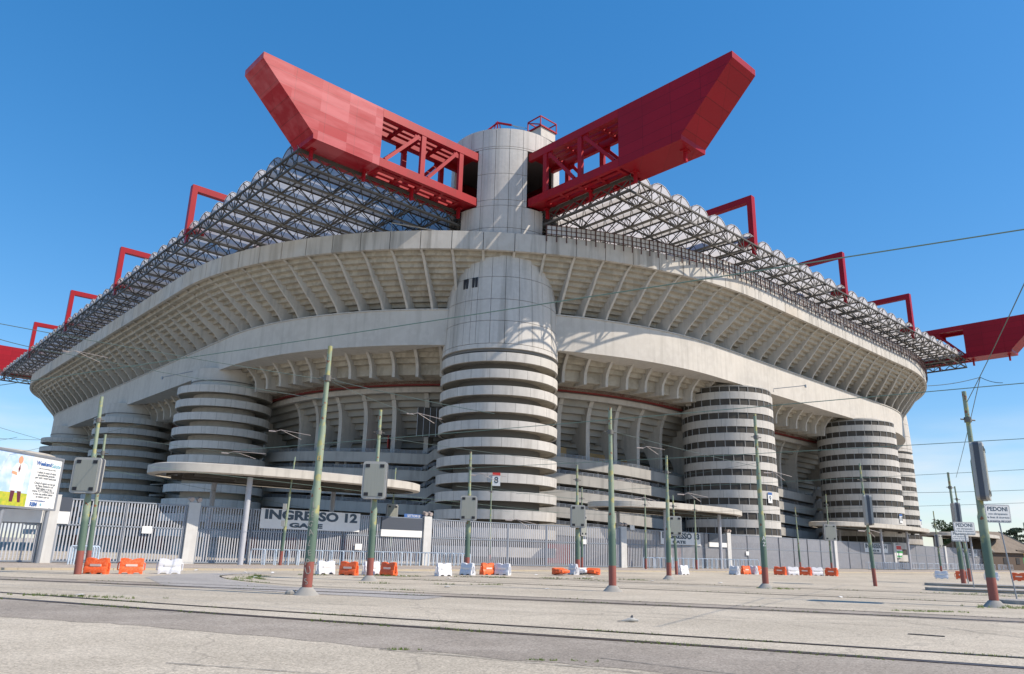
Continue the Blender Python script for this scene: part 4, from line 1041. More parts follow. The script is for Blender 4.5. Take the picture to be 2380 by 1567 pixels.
# writing on the poles
for k, ch in enumerate("LEGALEPUS"):
    text_mesh("graffiti_letter", ch, random.uniform(.24, .34), M['kerbg'], pl_objs[2], (.0+random.uniform(-.04, .03), -.172, 2.85-k*.30+random.uniform(-.03, .03)), (R(90), R(random.uniform(-22, 22)), 0), sx=random.uniform(.6, .95), depth=.003)
text_mesh("pole_number", "15", .22, M['yellow'], pl_objs[2], (.03, -.128, 4.45), (R(90), 0, 0), sx=.8)
for k, ch in enumerate("AZ"): text_mesh("graffiti_letter", ch, .3, M['signw'], pl_objs[15], (.0, -.17, 2.5-k*.3), (R(90), 0, 0), sx=.8, depth=.003)
for zc in (4.35, 3.1):
    MB().box(-.18, .08, -.2, .0, zc-.25, zc+.2).build("junction_box", M['boxgrey'], pl_objs[3])

# ------------------------------------------------------------------ overhead wires
def wire(p, q, r, lab, sag=.15, m_='wire', n=12):
    p, q = Vector(p), Vector(q); o = p.copy()
    pts = [p+(q-p)*(k/n)-Vector((0, 0, sag*4*(k/n)*(1-k/n)))-o for k in range(n+1)]
    w_ = MB().tube(pts, r, 5).build("overhead_wire", M[m_], loc=o); tag(w_, lab, "wire", "overhead tram wires"); return w_
wire((-23.42,33.00,8.00),(10.34,13.60,8.00),0.016,'long green wire sweeping over the whole stadium front up to the right edge',sag=.05,m_='wiregreen')
wire((-16.03,21.97,7.90),(-6.52,26.18,7.25),0.012,'wire from the upper left edge to the graffiti pole',sag=.05,m_='wire')
wire((-17.16,23.65,7.90),(-14.62,23.82,7.40),0.012,'short wire at the left edge below the topmost left wire',sag=.05,m_='wire')
wire((-14.62,23.82,7.40),(-6.58,26.54,6.60),0.010,'wire continuing from the left support arms towards the graffiti pole',sag=.05,m_='wire')
wire((-6.33,26.16,7.25),(-0.54,26.19,6.20),0.012,'wire from the graffiti pole across the central tower',sag=.05,m_='wire')
wire((-6.38,26.22,7.20),(-3.58,28.16,6.40),0.008,'thin wire from the graffiti pole down to a support arm',sag=.05,m_='wire')
wire((-14.15,39.75,6.30),(15.07,20.89,6.60),0.014,"green wire crossing the central tower's middle rings to the right edge",sag=.05,m_='wiregreen')
wire((-4.81,46.57,6.20),(20.98,29.60,6.40),0.014,"green wire crossing the glazed tower's middle to the right edge",sag=.05,m_='wiregreen')
wire((0.72,65.28,6.20),(27.32,38.92,6.30),0.012,'green wire low across the glazed tower to the right edge',sag=.05,m_='wiregreen')
wire((27.28,56.09,6.30),(34.99,50.17,6.30),0.014,'wire in the right-hand sky above the clouds',sag=.05,m_='wire')
wire((17.70,75.00,5.58),(41.53,59.79,6.20),0.014,'lowest long wire in the right-hand sky',sag=.05,m_='wire')
wire((18.17,29.25,7.70),(11.68,15.52,8.20),0.014,"wire from the right case pole's top up to the right edge",sag=.05,m_='wire')
wire((12.41,21.75,6.60),(14.00,21.72,6.90),0.010,'left limb of the small wire triangle in the right sky',sag=.05,m_='wire')
wire((14.00,21.72,6.90),(14.23,21.10,6.60),0.010,'right limb of the small wire triangle in the right sky',sag=.05,m_='wire')
wire((14.00,21.72,6.90),(27.78,46.88,6.60),0.012,'wire dropping from the triangle knot to the island pole',sag=.05,m_='wire')
wire((-30.07,56.35,6.60),(-8.06,75.00,3.22),0.012,"green wire under the left canopy's fascia, upper one",sag=.05,m_='wiregreen')
wire((-23.31,49.39,6.20),(5.07,75.00,5.18),0.012,'green wire running under the left canopy past the central tower',sag=.05,m_='wiregreen')
wire((-25.18,36.04,6.80),(-25.41,47.36,6.60),0.010,'wire from the left edge to the leftmost pole',sag=.05,m_='wire')
wire((-32.62,47.37,6.20),(-17.10,34.73,6.80),0.010,'wire rising from the billboard towards the left ramp towers',sag=.05,m_='wire')
wire((-29.37,42.27,6.90),(-21.48,40.41,6.70),0.010,'level wire at the left edge above the canopy',sag=.05,m_='wire')
wire((-21.83,40.30,7.00),(-15.07,42.43,6.40),0.010,'wire from the leftmost pole towards the support arms',sag=.05,m_='wire')
wire((-6.49,37.79,6.90),(3.82,41.16,6.20),0.010,'wire from the second case pole to the pole right of the tower',sag=.05,m_='wire')
wire((-2.85,58.72,6.30),(6.48,69.77,6.20),0.010,'wire between the two case poles at the central tower',sag=.05,m_='wire')
wire((4.70,34.52,7.00),(13.89,42.12,6.40),0.010,'wire from the yellow-stained pole towards the big pole at the glazed tower',sag=.05,m_='wire')
wire((-4.01,58.66,6.20),(13.50,75.00,6.05),0.010,'thin wire over the lowest spiral rings',sag=.05,m_='wire')
wire((10.17,48.58,6.30),(13.29,38.24,6.30),0.008,"thin wire in front of the glazed tower's lower rings",sag=.05,m_='wire')
wire((6.96,75.00,6.13),(36.50,75.00,4.23),0.010,'wire passing above the middle canopy towards the right',sag=.05,m_='wire')
wire((-17.82,64.35,6.30),(0.45,75.00,5.14),0.010,'green wire behind the graffiti pole at canopy height',sag=.05,m_='wiregreen')
wire((-29.72,42.83,6.80),(-26.70,40.76,6.80),0.010,'short wire end at the left edge',sag=.05,m_='wire')
wire((1.08,75.00,5.24),(21.88,75.00,5.08),0.010,'wire along the top of the middle canopy',sag=.05,m_='wire')
ARMS=[
((-16.44,44.15,6.60),(-14.25,44.15,6.63)),
((-10.87,34.71,6.60),(-9.22,34.71,6.46)),
((-3.79,29.05,6.60),(-2.64,29.05,6.43)),
((-2.34,53.75,6.60),(-0.17,53.75,6.57)),
((-12.36,20.31,6.60),(-11.25,20.31,6.46)),
((0.37,60.00,3.78),(2.39,60.00,3.51)),
((6.65,37.18,6.60),(7.72,37.18,6.56)),
((16.35,47.21,6.60),(17.68,47.21,6.42)),
((8.34,54.73,6.60),(9.58,54.73,6.60)),
((13.87,60.00,6.10),(15.73,60.00,5.95)),
((10.47,60.00,5.68),(11.65,60.00,5.55)),
((27.85,60.00,3.67),(29.02,60.00,3.60)),
]
arm0 = None
AL = ["over the left canopy", "right of the leftmost ramp towers", "against the central tower's left edge", "beside the left canopy's right tip", "at the far left below the roof", "low in front of the central tower", "left of the glazed tower, upper", "in front of the glazed tower's right half", "above the middle canopy's left tip", "at the glazed tower's lower left", "low left of the middle canopy", "beside the edge-on case pole at the right"]
for i, (P, Q) in enumerate(ARMS):
    P, Q = Vector(P), Vector(Q); d = Q-P
    t = empty("wire_support_arm", P); tag(t, "pale V-shaped wire support arm "+AL[i], "support arm", "V-shaped support arms on the tram wires")
    mb = MB(); k = P.y/35
    mb.tube([(0, 0, 0), d*.15+Vector((0, 0, .10*k)), d], .013*k, 6); mb.build("upper_rod", M['arm'], t)
    mb = MB(); mb.tube([d*.15+Vector((0, 0, .10*k)), d*.72+Vector((0, .2, -.22*k))], .012*k, 6); mb.tube([(-.3*k, 0, .02), (0, 0, 0)], .03*k, 6); mb.build("lower_rod", M['arm'], t)

# ------------------------------------------------------------------ billboard
bb = empty("billboard", (-29.85, 42.9, 0), 0)
tag(bb, "advertising billboard with a man in a white coat and blue text, left edge", "billboard")
ang = math.atan2(7.2, .5); bf = empty("poster_panel", (0, 0, 3.25), ang-R(0), bb)
# local x along the board (away from viewer), face towards local -y (to the right)
BW, BH = 7.0, 3.35
MB().box(0, BW, -.02, .2, .08, BH-.08).build("printed_sheet", M['signw'], bf)
mb = MB()
for z in (0, BH-.12): mb.box(-.05, BW+.05, -.09, .25, z, z+.12)
for x in (-.05, BW-.07): mb.box(x, x+.12, -.085, .245, .121, BH-.121)
mb.build("frame", M['steel'], bf)
M['sky_print'] = mat("print_pale_blue", (.38, .55, .82), .5, n1=(1.2, (.7, .76, .86), .8)); M['field_print'] = mat("print_flower_field", (.55, .50, .05), .5, n1=(4, (.25, .4, .05), .8))
M['coat'] = mat("print_white_coat", (.80, .80, .78), .5); M['skin'] = mat("print_skin", (.62, .33, .20), .6); M['maroon'] = mat("print_maroon", (.12, .03, .05), .6); M['tealp'] = mat("print_teal", (.03, .35, .5), .5)
def flat(name, pts, y, m_): 
    mb = MB(); mb.slab([Vector((x, y, z)) for x, z in pts], (0, .004, 0)); return mb.build(name, m_, bf)
flat("printed_photo", [(.1, .9), (4.2, .9), (4.2, BH-.12), (.1, BH-.12)], -.027, M['sky_print']); flat("printed_photo", [(.1, .12), (4.2, .12), (4.2, .898), (.1, .898)], -.027, M['field_print'])
X0 = 2.9
flat("printed_figure", [(X0-.15, .35), (X0+.12, .35), (X0+.2, 1.1), (X0+.35, 1.1), (X0+.55, .35), (X0+.8, .35), (X0+.7, 1.3), (X0-.2, 1.3)], -.031, M['maroon'])
flat("printed_figure", [(X0-.3, 1.0), (X0+.75, 1.0), (X0+.8, 2.0), (X0+.95, 2.3), (X0+.8, 2.6), (X0+.4, 2.72), (X0-.1, 2.6), (X0-.35, 2.3), (X0-.3, 1.9)], -.036, M['coat'])
flat("printed_figure", [(X0+.12, 2.3), (X0+.2, 2.05), (X0+.3, 2.3), (X0+.22, 2.6)], -.041, M['maroon'])
flat("printed_figure", [(X0+.2+.2*math.cos(q*.5), 2.84+.24*math.sin(q*.5)) for q in range(13)], -.041, M['skin'])
flat("printed_figure", [(X0-.4, 2.0), (X0+.1, 1.9), (X0+.05, 2.1), (X0-.35, 2.15)], -.041, M['skin'])
rf = (R(90), 0, 0)
def bt(s, size, x, z, m_='ink', al='LEFT', bold=.0): text_mesh("printed_text", s, size, M[m_], bf, (x, -.03, z), rf, align=al, bold=bold)
bt("Weekend", .36, 4.55, 2.82, 'blue', bold=.012); bt("Salute", .36, 6.0, 2.78, 'tealp')
for i, s in enumerate(["Tutto cio di cui hai bisogno per la salute"]): bt(s, .10, 5.65, 2.52, 'ink', 'CENTER')
for i, s in enumerate(["I sabati al mese di visite", "specialistiche gratuite", "per tutti i nostri assicurati", "", "Chiedi di sapere se hai gia", "un Piano Sanitario con", "RBM Salute o vai su", "www.TUTTOSALUTE.it", "e crea una polizza salute", "su misura per te"]):
    bt(s, .19 if i != 7 else .21, 5.65, 2.28-i*.165, 'ink', 'CENTER')
bt("www.weekendsalute.it", .15, 4.6, .55, 'blue'); bt("RBM", .34, 4.6, .3, 'blue', bold=.015); bt("*", .5, 5.5, .22, 'tealp')
MB().tube([(-.05, 2.6, 0), (0, 2.6, 3.4)], .16, 12).build("post", M['steel'], bb, smooth=True)
MB().tube([(.35, 6.5, 0), (.4, 6.5, 3.4)], .13, 12).build("post", M['steel'], bb, smooth=True)

# ------------------------------------------------------------------ pedestrian signs
def psign(x, y, cx_, zc, wd, ht, lab, cut=False):
    t = empty("pedestrian_sign", (x, y, 0)); tag(t, lab, "sign", "PEDONI signs on the kerb islands")
    dx = cx_-x; s = empty("sign_face", (dx, -.08, zc), 0, t)
    def rr_(w_, h_, r_=.07):
        pts = []
        for cx__, cz_, a0 in ((w_/2-r_, h_/2-r_, 0), (-w_/2+r_, h_/2-r_, 90), (-w_/2+r_, -h_/2+r_, 180), (w_/2-r_, -h_/2+r_, 270)):
            for q in range(4): pts.append((cx__+r_*math.cos(R(a0+30*q)), cz_+r_*math.sin(R(a0+30*q))))
        return pts
    mb = MB(); mb.slab([Vector((p[0], 0, p[1])) for p in rr_(wd, ht)], (0, .02, 0)); mb.build("plate", M['steel'], s)
    mb = MB(); mb.slab([Vector((p[0], -.004, p[1])) for p in rr_(wd-.02, ht-.02)], (0, .003, 0)); mb.build("white_margin", M['signw'], s)
    mb = MB(); mb.slab([Vector((p[0], -.008, p[1])) for p in rr_(wd-.07, ht-.07, .06)], (0, .003, 0)); mb.build("black_border", M['black'], s)
    mb = MB(); mb.slab([Vector((p[0], -.012, p[1])) for p in rr_(wd-.095, ht-.095, .055)], (0, .003, 0)); mb.build("white_field", M['signw'], s)
    k = wd/1.21
    text_mesh("lettering", "PEDONI", .27*k, M['ink'], s, (0, -.014, ht*.24), rf, bold=.006, depth=.002)
    for i, q in enumerate(["non oltrepassate", "la linea di sicurezza", "in presenza del tram"]): text_mesh("lettering", q, .135*k, M['ink'], s, (0, -.014, -ht*.02-i*ht*.19), rf, depth=.002)
    MB().tube([(0, 0, 0), (dx, 0, zc+ht*.3)], .032, 8).build("post", M['steel'], t)
psign(23.55, 36.28, 23.2, 3.82, 1.21, .84, "nearest and largest PEDONI sign, right of the big case pole")
psign(27.41, 45.93, 27.25, 3.49, 1.26, .75, "middle PEDONI sign, left of the big case pole, in front of another sign")
psign(32.27, 54.67, 32.05, 3.30, 1.22, .71, "farthest PEDONI sign, half hidden behind the middle one")

# ------------------------------------------------------------------ water-filled barriers
def barrier(kind):
    t = empty("traffic_barrier"); m_ = M['orange'] if kind == 'o' else M['wplast']
    mb = MB(); N = 12; W = 1.12; H = .76; rows = []
    for k in range(N+1):
        x = -W/2+W*k/N; f = k/N
        dip = .10*math.exp(-((f-.5)/.09)**2)+(.05*math.cos(f*math.pi*6))*.25; base = .07 if .12 < f < .36 or .64 < f < .88 else 0
        sh = .88 if k in (0, N) else 1
        q = [(-.24, base), (-.25, .14+base*.3), (-.20, .30), (-.15, .36), (-.17, .48), (-.13, .56), (-.10, H-dip-.02), (-.07, H-dip)]
        row = [(x, y*sh, z) for y, z in q]+[(x, -y*sh, z) for y, z in reversed(q)]
        rows.append(row)
    mb.sweep(rows, closed=True); mb.build("body", m_, t, smooth=True)
    for s in (-1, 1):
        mb = MB(); x = s*W/2; mb.tube([(x*.98, 0, .18), (x+s*.08, 0, .2), (x+s*.08, 0, .5), (x*.98, 0, .56)], .035, 6); mb.build("end_loop", m_, t)
    mb = MB()
    mb.slab([Vector((-.28, -.185, .36)), Vector((.28, -.185, .36)), Vector((.28, -.20, .47)), Vector((-.28, -.20, .47))], (0, .03, 0)); mb.build('reflective_strip', M['refl'] if kind == 'o' else M['signw'], t)
    return t
BAR = [(-19.4, 37.2, 1.11, 'o'), (-18.3, 38.3, 1.32, 'o'), (-16.9, 39.4, 1.33, 'w'), (-10.2, 44.3, 1.04, 'w'), (-8.8, 43.9, 1.03, 'o'), (-7.8, 45.4, 0.95, 'w'), (-6.7, 44.8, 0.88, 'o'), (-3.7, 46.4, 0.88, 'w'), (-2.4, 49.0, 0.79, 'w'), (-1.2, 50.7, 0.82, 'o'), (-0.2, 50.7, 1.05, 'w'), (3.5, 53.7, 0.77, 'fo'), (4.8, 55.6, 0.45, 'w'), (5.4, 56.1, 0.65, 'fw'), (6.3, 55.8, 0.97, 'fo'), (14.4, 63.4, 0.60, 'w'), (19.8, 67.7, 0.69, 'w'), (21.6, 70.4, 0.63, 'o'), (22.5, 71.0, 0.60, 'w'), (23.4, 71.7, 0.61, 'o'), (25.0, 71.2, 1.14, 'o'), (26.4, 71.9, 1.10, 'w'), (27.7, 72.3, 1.22, 'o'), (28.9, 72.6, 1.12, 'w'), (30.1, 72.2, 1.17, 'o'), (40.1, 71.9, 1.32, 'w'), (42.3, 72.4, 1.59, 'o'), (44.1, 70.9, 1.53, 'w'), (46.9, 71.4, 1.64, 'o')]
BL_ = ["orange barrier touching the leftmost trolley pole", "orange barrier standing alone between the leftmost pole and the white barrier", "white barrier at the left, near the grey patch", "white barrier just right of the graffiti pole", "orange barrier between two white ones right of the graffiti pole", "white barrier behind the second case pole", "orange barrier right of the second case pole", "white barrier left of the central tower's case pole", "white barrier behind the central tower's case pole", "orange barrier below the number 8 plate", "white barrier at the right end of the row before the central tower", "orange barrier tipped on its side, smallest, right of centre", "upright white barrier seen end-on beside the pole right of the tower", "white barrier lying behind the pole right of the tower", "orange barrier lying on its side left of the yellow-stained pole", "single white barrier under the second entrance banner", "white barrier seen end-on left of the glazed tower's row", "narrow orange barrier first in the pair left of the big pole", "narrow white barrier between the orange pair by the big pole", "narrow orange barrier touching the big pole at the glazed tower", "orange barrier first right of the big pole", "white barrier second right of the big pole", "orange barrier third right of the big pole", "white barrier fourth right of the big pole", "orange barrier fifth and last right of the big pole", "white barrier alone in the open, right of the third banner", "orange barrier behind the kerb island poles", "white barrier between the island and the large right pole", "orange barrier at the right edge behind the nearest pedestrian sign"]
pr_ = {'o': None, 'w': None}
for i, (x, y, wd, k) in enumerate(BAR):
    kk = k[-1]
    if pr_[kk] is None: o = barrier(kk); pr_[kk] = o
    else: o = copy_tree(pr_[kk])
    yw = math.atan2(x, y)*-1
    full = 1.28; c = max(.3, min(1, wd/full)); yw += math.acos(c)*(1 if i % 2 else -1)*.9
    o.location = (x, y+.1, 0); o.rotation_euler = (0, 0, yw); o.scale = (.93, .93, .96)
    if k[0] == 'f': o.rotation_euler = (R(90), R(0), yw); o.location = (x, y, .26)
    tag(o, BL_[i], "barrier", "plastic traffic barriers")

# ------------------------------------------------------------------ queue hoops at the gates
def hoop():
    t = MB(); r_ = .12; W = 1.15; H = 1.12
    P = [(0, 0, 0), (0, 0, H-r_), (.04, 0, H-.03), (r_, 0, H), (W-r_, 0, H), (W-.04, 0, H-.03), (W, 0, H-r_), (W, 0, 0)]
    t.tube(P, .05, 6); o = t.build("queue_hoop", M['hoop']); return o
h0 = None
def hoops(a0, a1, step, lab, off=1.6, rz=-55):
    global h0
    a = a0
    while a < a1:
        if h0 is None: h0 = hoop(); o = h0
        else: o = h0.copy(); C.objects.link(o)
        z = .02; o.location = LW(a, fe(a)-off, z); o.rotation_euler = (0, 0, TH+R(rz+random.uniform(-6, 6))); tag(o, lab, "hoop", lab)
        a += step
hoops(-37.3, -16.8, .95, "pale blue tubular hoop in the queue lanes under the first entrance banner")
hoops(5.5, 27.0, .95, "pale blue tubular hoop in the queue lanes under the second entrance banner")
def crowd():
    t = empty("crowd_barrier"); mb = MB(); W = 2.2; H = 1.1
    mb.tube([(0, 0, .12), (0, 0, H-.1), (.1, 0, H), (W-.1, 0, H), (W, 0, H-.1), (W, 0, .12)], .025, 6); mb.tube([(0, 0, .2), (W, 0, .2)], .02, 6); mb.build("tube_frame", M['hoop'], t)
    mb = MB()
    for k in range(1, 16): mb.bar((W*k/16, 0, .2), (W*k/16, 0, H), .018)
    mb.build("bar_row", M['galv'], t)
    mb = MB()
    for x in (.3, W-.3): mb.bar((x, -.3, .02), (x, .3, .02), .05); mb.bar((x, 0, 0), (x, 0, .2), .04)
    mb.build("foot", M['galvd'], t); return t
c0 = crowd(); first = True
for k in range(30):
    a = 58+k*2.35
    o = c0 if first else copy_tree(c0); first = False
    o.location = LW(a, fe(a)-3.2-.3*(k % 3), .03); o.rotation_euler = (0, 0, TH+R(random.uniform(-8, 8)))
    tag(o, "galvanised crowd barrier in the long row before the right-hand gates", "crowd barrier", "crowd barriers before the right-hand gates")
for k in range(14):
    a = 60+k*.85; o = copy_tree(c0); o.location = LW(a, fe(a)-2.0, .03); o.rotation_euler = (0, 0, TH+R(-75)); tag(o, "galvanised crowd barrier packed crosswise under the third entrance banner", "crowd barrier", "crowd barriers packed under the third banner")
# stacked barriers and roll cage at the left
for k in range(4):
    o = h0.copy(); C.objects.link(o); o.location = (-26.9+k*.12, 48.2+k*.1, .02); o.rotation_euler = (0, 0, R(20)); tag(o, "pale hoop leaning beside the wire cage by the first white pier", "hoop", "hoops beside the wire cage")
cg = empty("roll_cage", (-27.0, 48.9, .05), R(25)); tag(cg, "low wire roll cage on castors by the first white pier", "cage")
mb = MB()
for k in range(13):
    x = k*.11; mb.bar((x, 0, .2), (x, 0, 1.15), .02); mb.bar((x, .6, .2), (x, .6, 1.15), .02)
for z in (.2, .65, 1.15): mb.bar((0, 0, z), (1.32, 0, z), .035); mb.bar((0, .6, z), (1.32, .6, z), .035); mb.bar((0, 0, z), (0, .6, z), .035); mb.bar((1.32, 0, z), (1.32, .6, z), .035)
mb.build("wire_side", M['steel'], cg)
mb = MB()
for x in (.1, 1.2):
    for y in (.05, .55): mb.tube([(x, y-.03, .08), (x, y+.03, .08)], .08, 10)
mb.build("castor", M['black'], cg)

# ------------------------------------------------------------------ kerb islands at the right
def island(pts, h, lab):
    t = empty("kerb_island", (pts[0][0], pts[0][1], 0)); o = Vector((pts[0][0], pts[0][1])); tag(t, lab, "kerb island", "raised tram stop islands at the right")
    q = [(x-o.x, y-o.y) for x, y in pts]
    mb = MB(); mb.prism(q, 0, h); mb.build("kerb_edge", M['kerbg'], t)
    cx_ = sum(p[0] for p in q)/len(q); cy_ = sum(p[1] for p in q)/len(q)
    mb = MB(); r_ = [(x+(.25 if x < cx_ else -.25), y+(.2 if y < cy_ else -.2)) for x, y in q]; mb.prism(r_, h-.02, h+.006); mb.build("island_top", M['patch'], t)
def strip_pts(x0, y0, dx, dy, L_, wd):
    l = math.hypot(dx, dy); dx, dy = dx/l, dy/l; nx, ny = -dy, dx; pts = []
    for k in range(7):
        an = math.pi/2+math.pi*k/6; pts.append((x0+dx*wd/2*math.cos(an)*1.0+nx*wd/2*math.sin(an), y0+dy*wd/2*math.cos(an)+ny*wd/2*math.sin(an)))
    return pts+[(x0+dx*L_-nx*wd/2, y0+dy*L_-ny*wd/2), (x0+dx*L_+nx*wd/2, y0+dy*L_+ny*wd/2)]
island(strip_pts(21.2, 32.2, 1, -.35, 18, 2.0), .14, "nearest raised kerb island with weeds, right of the large case pole")
island(strip_pts(24.6, 44.0, 1, -.32, 22, 2.0), .16, "middle raised kerb island with long grey kerb stones")
island(strip_pts(29.4, 52.6, 1, -.3, 24, 2.4), .16, "farthest raised kerb island carrying the two edge-on case poles")

# ------------------------------------------------------------------ far right: trees, low houses, kiosk
def leafcloud(mb, c, r, n, s, flat_=1.0):
    for _ in range(n):
        while True:
            p = Vector((random.uniform(-1, 1), random.uniform(-1, 1), random.uniform(-1, 1)))
            if .25 < p.length < 1: break
        p = Vector((p.x*r[0], p.y*r[1], p.z*r[2]))+Vector(c)
        n_ = Vector((random.gauss(0, 1), random.gauss(0, 1), random.gauss(0, 1)*flat_+.4)).normalized(); u_ = n_.orthogonal().normalized()*s*random.uniform(.6, 1.3); v_ = n_.cross(u_).normalized()*s*random.uniform(.4, .9)
        mb.add([p-u_, p+v_*.8, p+u_, p-v_], [(0, 1, 2, 3)])
def tree(name, loc, h, clumps, m_, lab, cat="tree"):
    t = empty(name, loc); tag(t, lab, cat)
    mb = MB(); mb.tube([(0, 0, 0), (.2, 0, h*.4), (-.1, .1, h*.75)], [h*.03, h*.022, h*.01], 8)
    for c, r, n in clumps: mb.tube([(.1, 0, h*.45), (c[0]*.6, c[1]*.6, (h*.45+c[2])/2), c], [h*.014, h*.01, h*.004], 6)
    mb.build("trunk", M['bark'], t)
    mb = MB()
    for c, r, n in clumps: leafcloud(mb, c, r, n, .28, .6)
    mb.build("crown", M[m_], t, fix=False)
def cl_round(h, w, k, n):
    out = []
    for i in range(k):
        an = random.uniform(0, 6.28); rr_ = random.uniform(0, .75)*w; z = random.uniform(.42, .92)*h
        sh = math.sqrt(max(.1, 1-((z/h-.6)/.42)**2)); out.append(((rr_*math.cos(an)*sh, rr_*math.sin(an)*sh, z), (w*.42, w*.42, h*.12), n))
    return out
# positions follow the right-hand end of the street behind the fence
tree("leafy_tree", (112, 196, 0), 11.5, cl_round(11.5, 4.2, 16, 260), 'leaf', "round dark green tree right of the last spiral tower")
def cl_cedar(h, w, k, n):
    out = []
    for i in range(k):
        z = h*(.5+.48*i/k); an = i*2.4; r_ = w*(1.05-.75*(i/k)); out.append(((r_*.55*math.cos(an), r_*.55*math.sin(an), z), (r_*.7, r_*.7, h*.035), n))
    return out
tree("cedar_tree", (152, 205, 0), 17, cl_cedar(17, 7.5, 12, 320), 'leafp', "spreading dark cedar behind the middle pedestrian sign")
tree("cedar_tree", (151, 176, 0), 14, cl_cedar(14, 10, 12, 420), 'leafp', "wide spreading cedar at the right edge beside the nearest pedestrian sign")
tree("cedar_tree", (135, 205, 0), 11, cl_cedar(11, 6, 9, 260), 'leafp', "low dark conifer between the signs and the far canopy")
random.seed(11)
def house(x, y, rz, wd, dp, hw, hr, lab, wall='bark'):
    t = empty("low_house", (x, y, 0), rz); tag(t, lab, "house", "low tiled houses at the far right")
    MB().box(-wd/2, wd/2, -dp/2, dp/2, 0, hw).build("wall", M[wall], t)
    mb = MB(); e = .6; v = [(-wd/2-e, -dp/2-e, hw), (wd/2+e, -dp/2-e, hw), (wd/2+e, dp/2+e, hw), (-wd/2-e, dp/2+e, hw), (-wd/2+dp*.35, 0, hw+hr), (wd/2-dp*.35, 0, hw+hr)]
    mb.add(v, [(0, 1, 5, 4), (1, 2, 5), (2, 3, 4, 5), (3, 0, 4), (3, 2, 1, 0)]); mb.build("roof", M['tile'], t)
    MB().bar((-wd/2, -dp/2-.6, hw), (-wd/2+dp*.35, 0, hw+hr+.05), .3).build("roof_ridge", M['kerbg'], t); MB().bar((wd/2, -dp/2-.6, hw), (wd/2-dp*.35, 0, hw+hr+.05), .3).build("roof_ridge", M['kerbg'], t)
    for k in range(3):
        f = MB().box(-.6, .6, -.06, .04, 1.3, 2.6).build("window", M['dark'], t); f.location = (-wd/4+k*wd/4, -dp/2-.03, 0)
house(107, 172, R(25), 17, 12, 3.6, 4.6, "low hipped house with brown tiles right of the last glazed tower")
house(130, 170, R(20), 18, 12, 4.2, 4.6, "low brown-tiled house with a gable frame behind the pedestrian signs")
house(152, 163, R(15), 16, 12, 4.0, 4.4, "low brown-tiled house at the right edge")
ki = empty("kiosk", (113.5, 171, 0), R(12)); tag(ki, "ochre half-timbered kiosk at the right edge", "kiosk")
MB().box(-4, 4, -3, 3, 0, 3.9).build("wall", M['ochre'], ki); MB().box(-4.6, 4.6, -3.6, 3.6, 3.9, 4.3).build("roof", M['tile'], ki); MB().box(-3.2, -.4, -3.08, -2.98, 1.4, 2.7).build("window", M['green'], ki)
mb = MB()
for x in (-4, -1.4, 1.3, 3.8): mb.box(x, x+.2, -3.12, -3.0, 2.9, 3.9)
mb.box(-4, 4, -3.12, -3.0, 2.75, 2.9); mb.build("timber", M['bark'], ki)

# ------------------------------------------------------------------ small things on the asphalt
st = MB(); st.lathe([(.02, .17), (.10, .16), (.17, .10), (.18, .03), (.15, 0)], 9); o = st.build("stone", M['kerbg'], loc=(-7.05, 26.0, 0)); o.scale = (1, .8, .9); tag(o, "small grey stone left of the graffiti pole's foot", "stone")
pg = empty("dead_bird", (3.0, 19.1, .01), R(8)); tag(pg, "small grey bird lying on the asphalt with one wing raised, right of centre", "bird")
mb = MB(); mb.tube([(-.20, 0, .02), (-.1, 0, .03), (0, 0, .045), (.1, 0, .04), (.16, .01, .035), (.2, .01, .03), (.225, .01, .025)], [.012, .028, .05, .048, .028, .03, .008], 12); mb.build("body", M['boxgrey'], pg, smooth=True)
mb = MB(); mb.slab([Vector((0, 0, .05)), Vector((.07, 0, .06)), Vector((.085, .0, .13)), Vector((.06, 0, .16)), Vector((.03, 0, .12))], (0, .012, 0)); mb.build("wing", M['boxside'], pg)
mb = MB(); mb.slab([Vector((-.18, -.03, .01)), Vector((-.3, -.05, .008)), Vector((-.3, .03, .008)), Vector((-.18, .03, .01))], (0, 0, .01)); mb.build("tail", M['boxside'], pg)
dr = empty("drain_cover", (9.35, 17.7, .005), R(-31)); tag(dr, "narrow rusty drain plate set in the asphalt, lower right", "drain")
MB().box(-.36, .36, -.06, .06, 0, .012).build("plate", M['truss'], dr)
mb = MB()
for k in range(4): mb.box(-.3+k*.17, -.18+k*.17, -.035, .035, .011, .015)
mb.build("slot_row", M['rail'], dr)
mc = MB(); mc.lathe([(.001, .006), (.45, .006)], 28); o = mc.build("manhole_cover", M['kerb'], loc=(-16.5, 31.3, 0)); tag(o, "round pale manhole cover left of the grey patch", "manhole")
lit = [(-17.5, 44.5), (-13, 43.9), (-14.2, 42.9), (-10.6, 42.5), (-12.1, 22.7), (-6.0, 44), (-5.6, 44.2), (2.0, 52), (5.0, 50), (5.6, 50.5), (8.6, 46), (-11.9, 37.4), (-2.4, 33), (1.8, 33.4), (12.6, 46), (-8.0, 49), (-3, 42), (14, 33)]
for i, (x, y) in enumerate(lit):
    mb = MB(); s = random.uniform(.06, .13)*(1+y/60)
    P = [(s*math.cos(q*1.05)*random.uniform(.6, 1.3), s*.7*math.sin(q*1.05)*random.uniform(.6, 1.3), random.uniform(.01, .06)) for q in range(6)]
    mb.add(P+[(0, 0, .07)], [(q, (q+1) % 6, 6) for q in range(6)]+[tuple(range(5, -1, -1))])
    o = mb.build("paper_litter", M['signw'], loc=(x, y, .008)); o.rotation_euler = (0, 0, random.uniform(0, 6)); tag(o, "crumpled scrap of white litter on the asphalt", "litter", "white litter scraps on the forecourt")
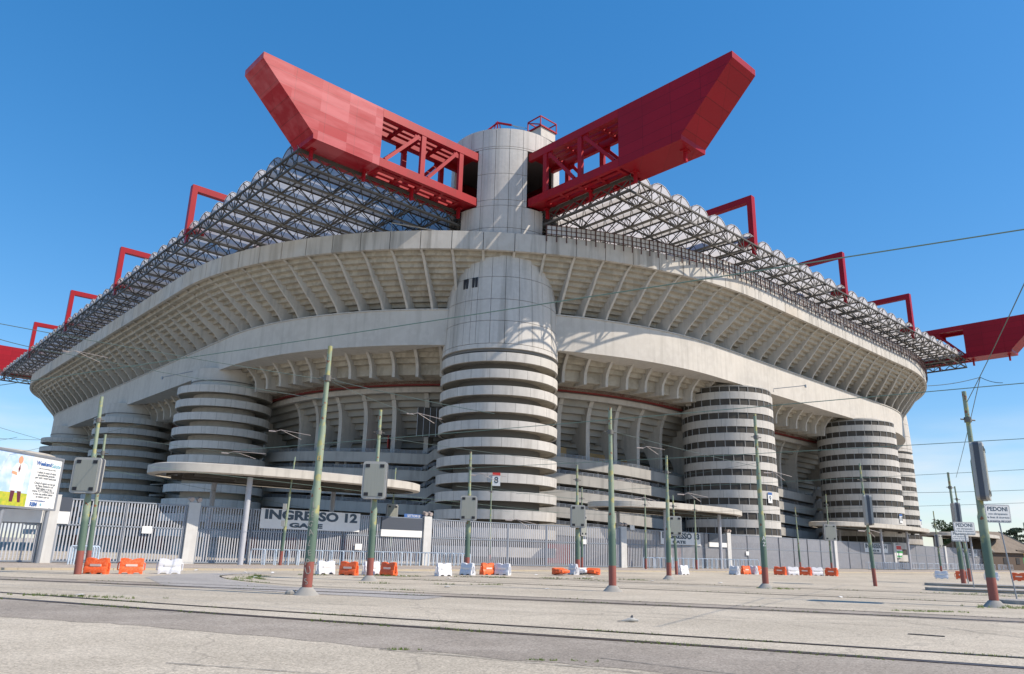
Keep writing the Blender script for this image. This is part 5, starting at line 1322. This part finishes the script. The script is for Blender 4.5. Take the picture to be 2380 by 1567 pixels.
# weeds along the rails and kerbs: one mass
random.seed(5)
mb = MB()
def tuft(x, y, s, n):
    for _ in range(n):
        a_ = random.uniform(0, 6.28); r_ = random.uniform(0, s*.9); bx_, by_ = x+r_*math.cos(a_), y+r_*math.sin(a_)*.5; hgt = s*random.uniform(.35, 1); ln = random.uniform(-.6, .6)*hgt; ln2 = random.uniform(-.5, .5)*hgt; w_ = .006+.012*s
        mb.add([(bx_-w_, by_, 0), (bx_+w_, by_, 0), (bx_+ln, by_+ln2, hgt)], [(0, 1, 2)])
def scatter(pts, dens, s, cl=(.0, 1)):
    for (p, d) in along([(x, y) for x, y in pts], 1/dens):
        k = .5+.5*math.sin(p[0]*1.7+p[1]*.6)*math.sin(p[0]*.53+1)
        if k > .48+random.random()*.25:
            tuft(p[0]+random.gauss(0, .03), p[1]+random.gauss(0, .03), s*random.uniform(.5, 1.2), random.randint(4, 12))
scatter(off2(R1, .02), 16, .06); scatter(off2(R1, -.13), 7, .05); scatter(off2(R2, .03), 16, .055); scatter(off2(R4, .06), 8, .06); scatter(off2(R4b, .03), 6, .05); scatter(LA, 9, .09); scatter(LB, 12, .12); scatter(off2(R5, .03), 6, .07); scatter(off2(R6, .03), 5, .08)
for _ in range(60): tuft(random.gauss(-12.3, .9), random.gauss(22.6, .12), .09, 8)
for _ in range(40): tuft(random.uniform(-12.6, -11.6), random.uniform(35.5, 39.5), .14, 7)
for _ in range(60): tuft(random.uniform(12.6, 15.2), random.gauss(25.8, .1), .07, 8)
for _ in range(50): tuft(random.gauss(18.3, .7), random.gauss(29.0, .35), .13, 9)
for _ in range(50): tuft(random.uniform(-7.8, -5.5)+random.gauss(0, .1), random.gauss(44.0, .15), .12, 6)
for _ in range(110): tuft(random.uniform(22, 36), random.uniform(38.5, 41), .12, 6)
for _ in range(30): tuft(random.gauss(14.0, .5), random.gauss(40.4, .15), .12, 8)
for _ in range(10): tuft(random.gauss(-1.6, .12), random.gauss(13.0, .03), .05, 9)
for _ in range(14): tuft(random.gauss(.9, .3), random.gauss(12.2, .04), .045, 7)
g = mb.build("grass", M['grass'], fix=False); tag(g, "weeds growing along the rails and cracks", "weeds", kind='stuff')
bpy.context.view_layer.update()
print("objects", len(bpy.data.objects))
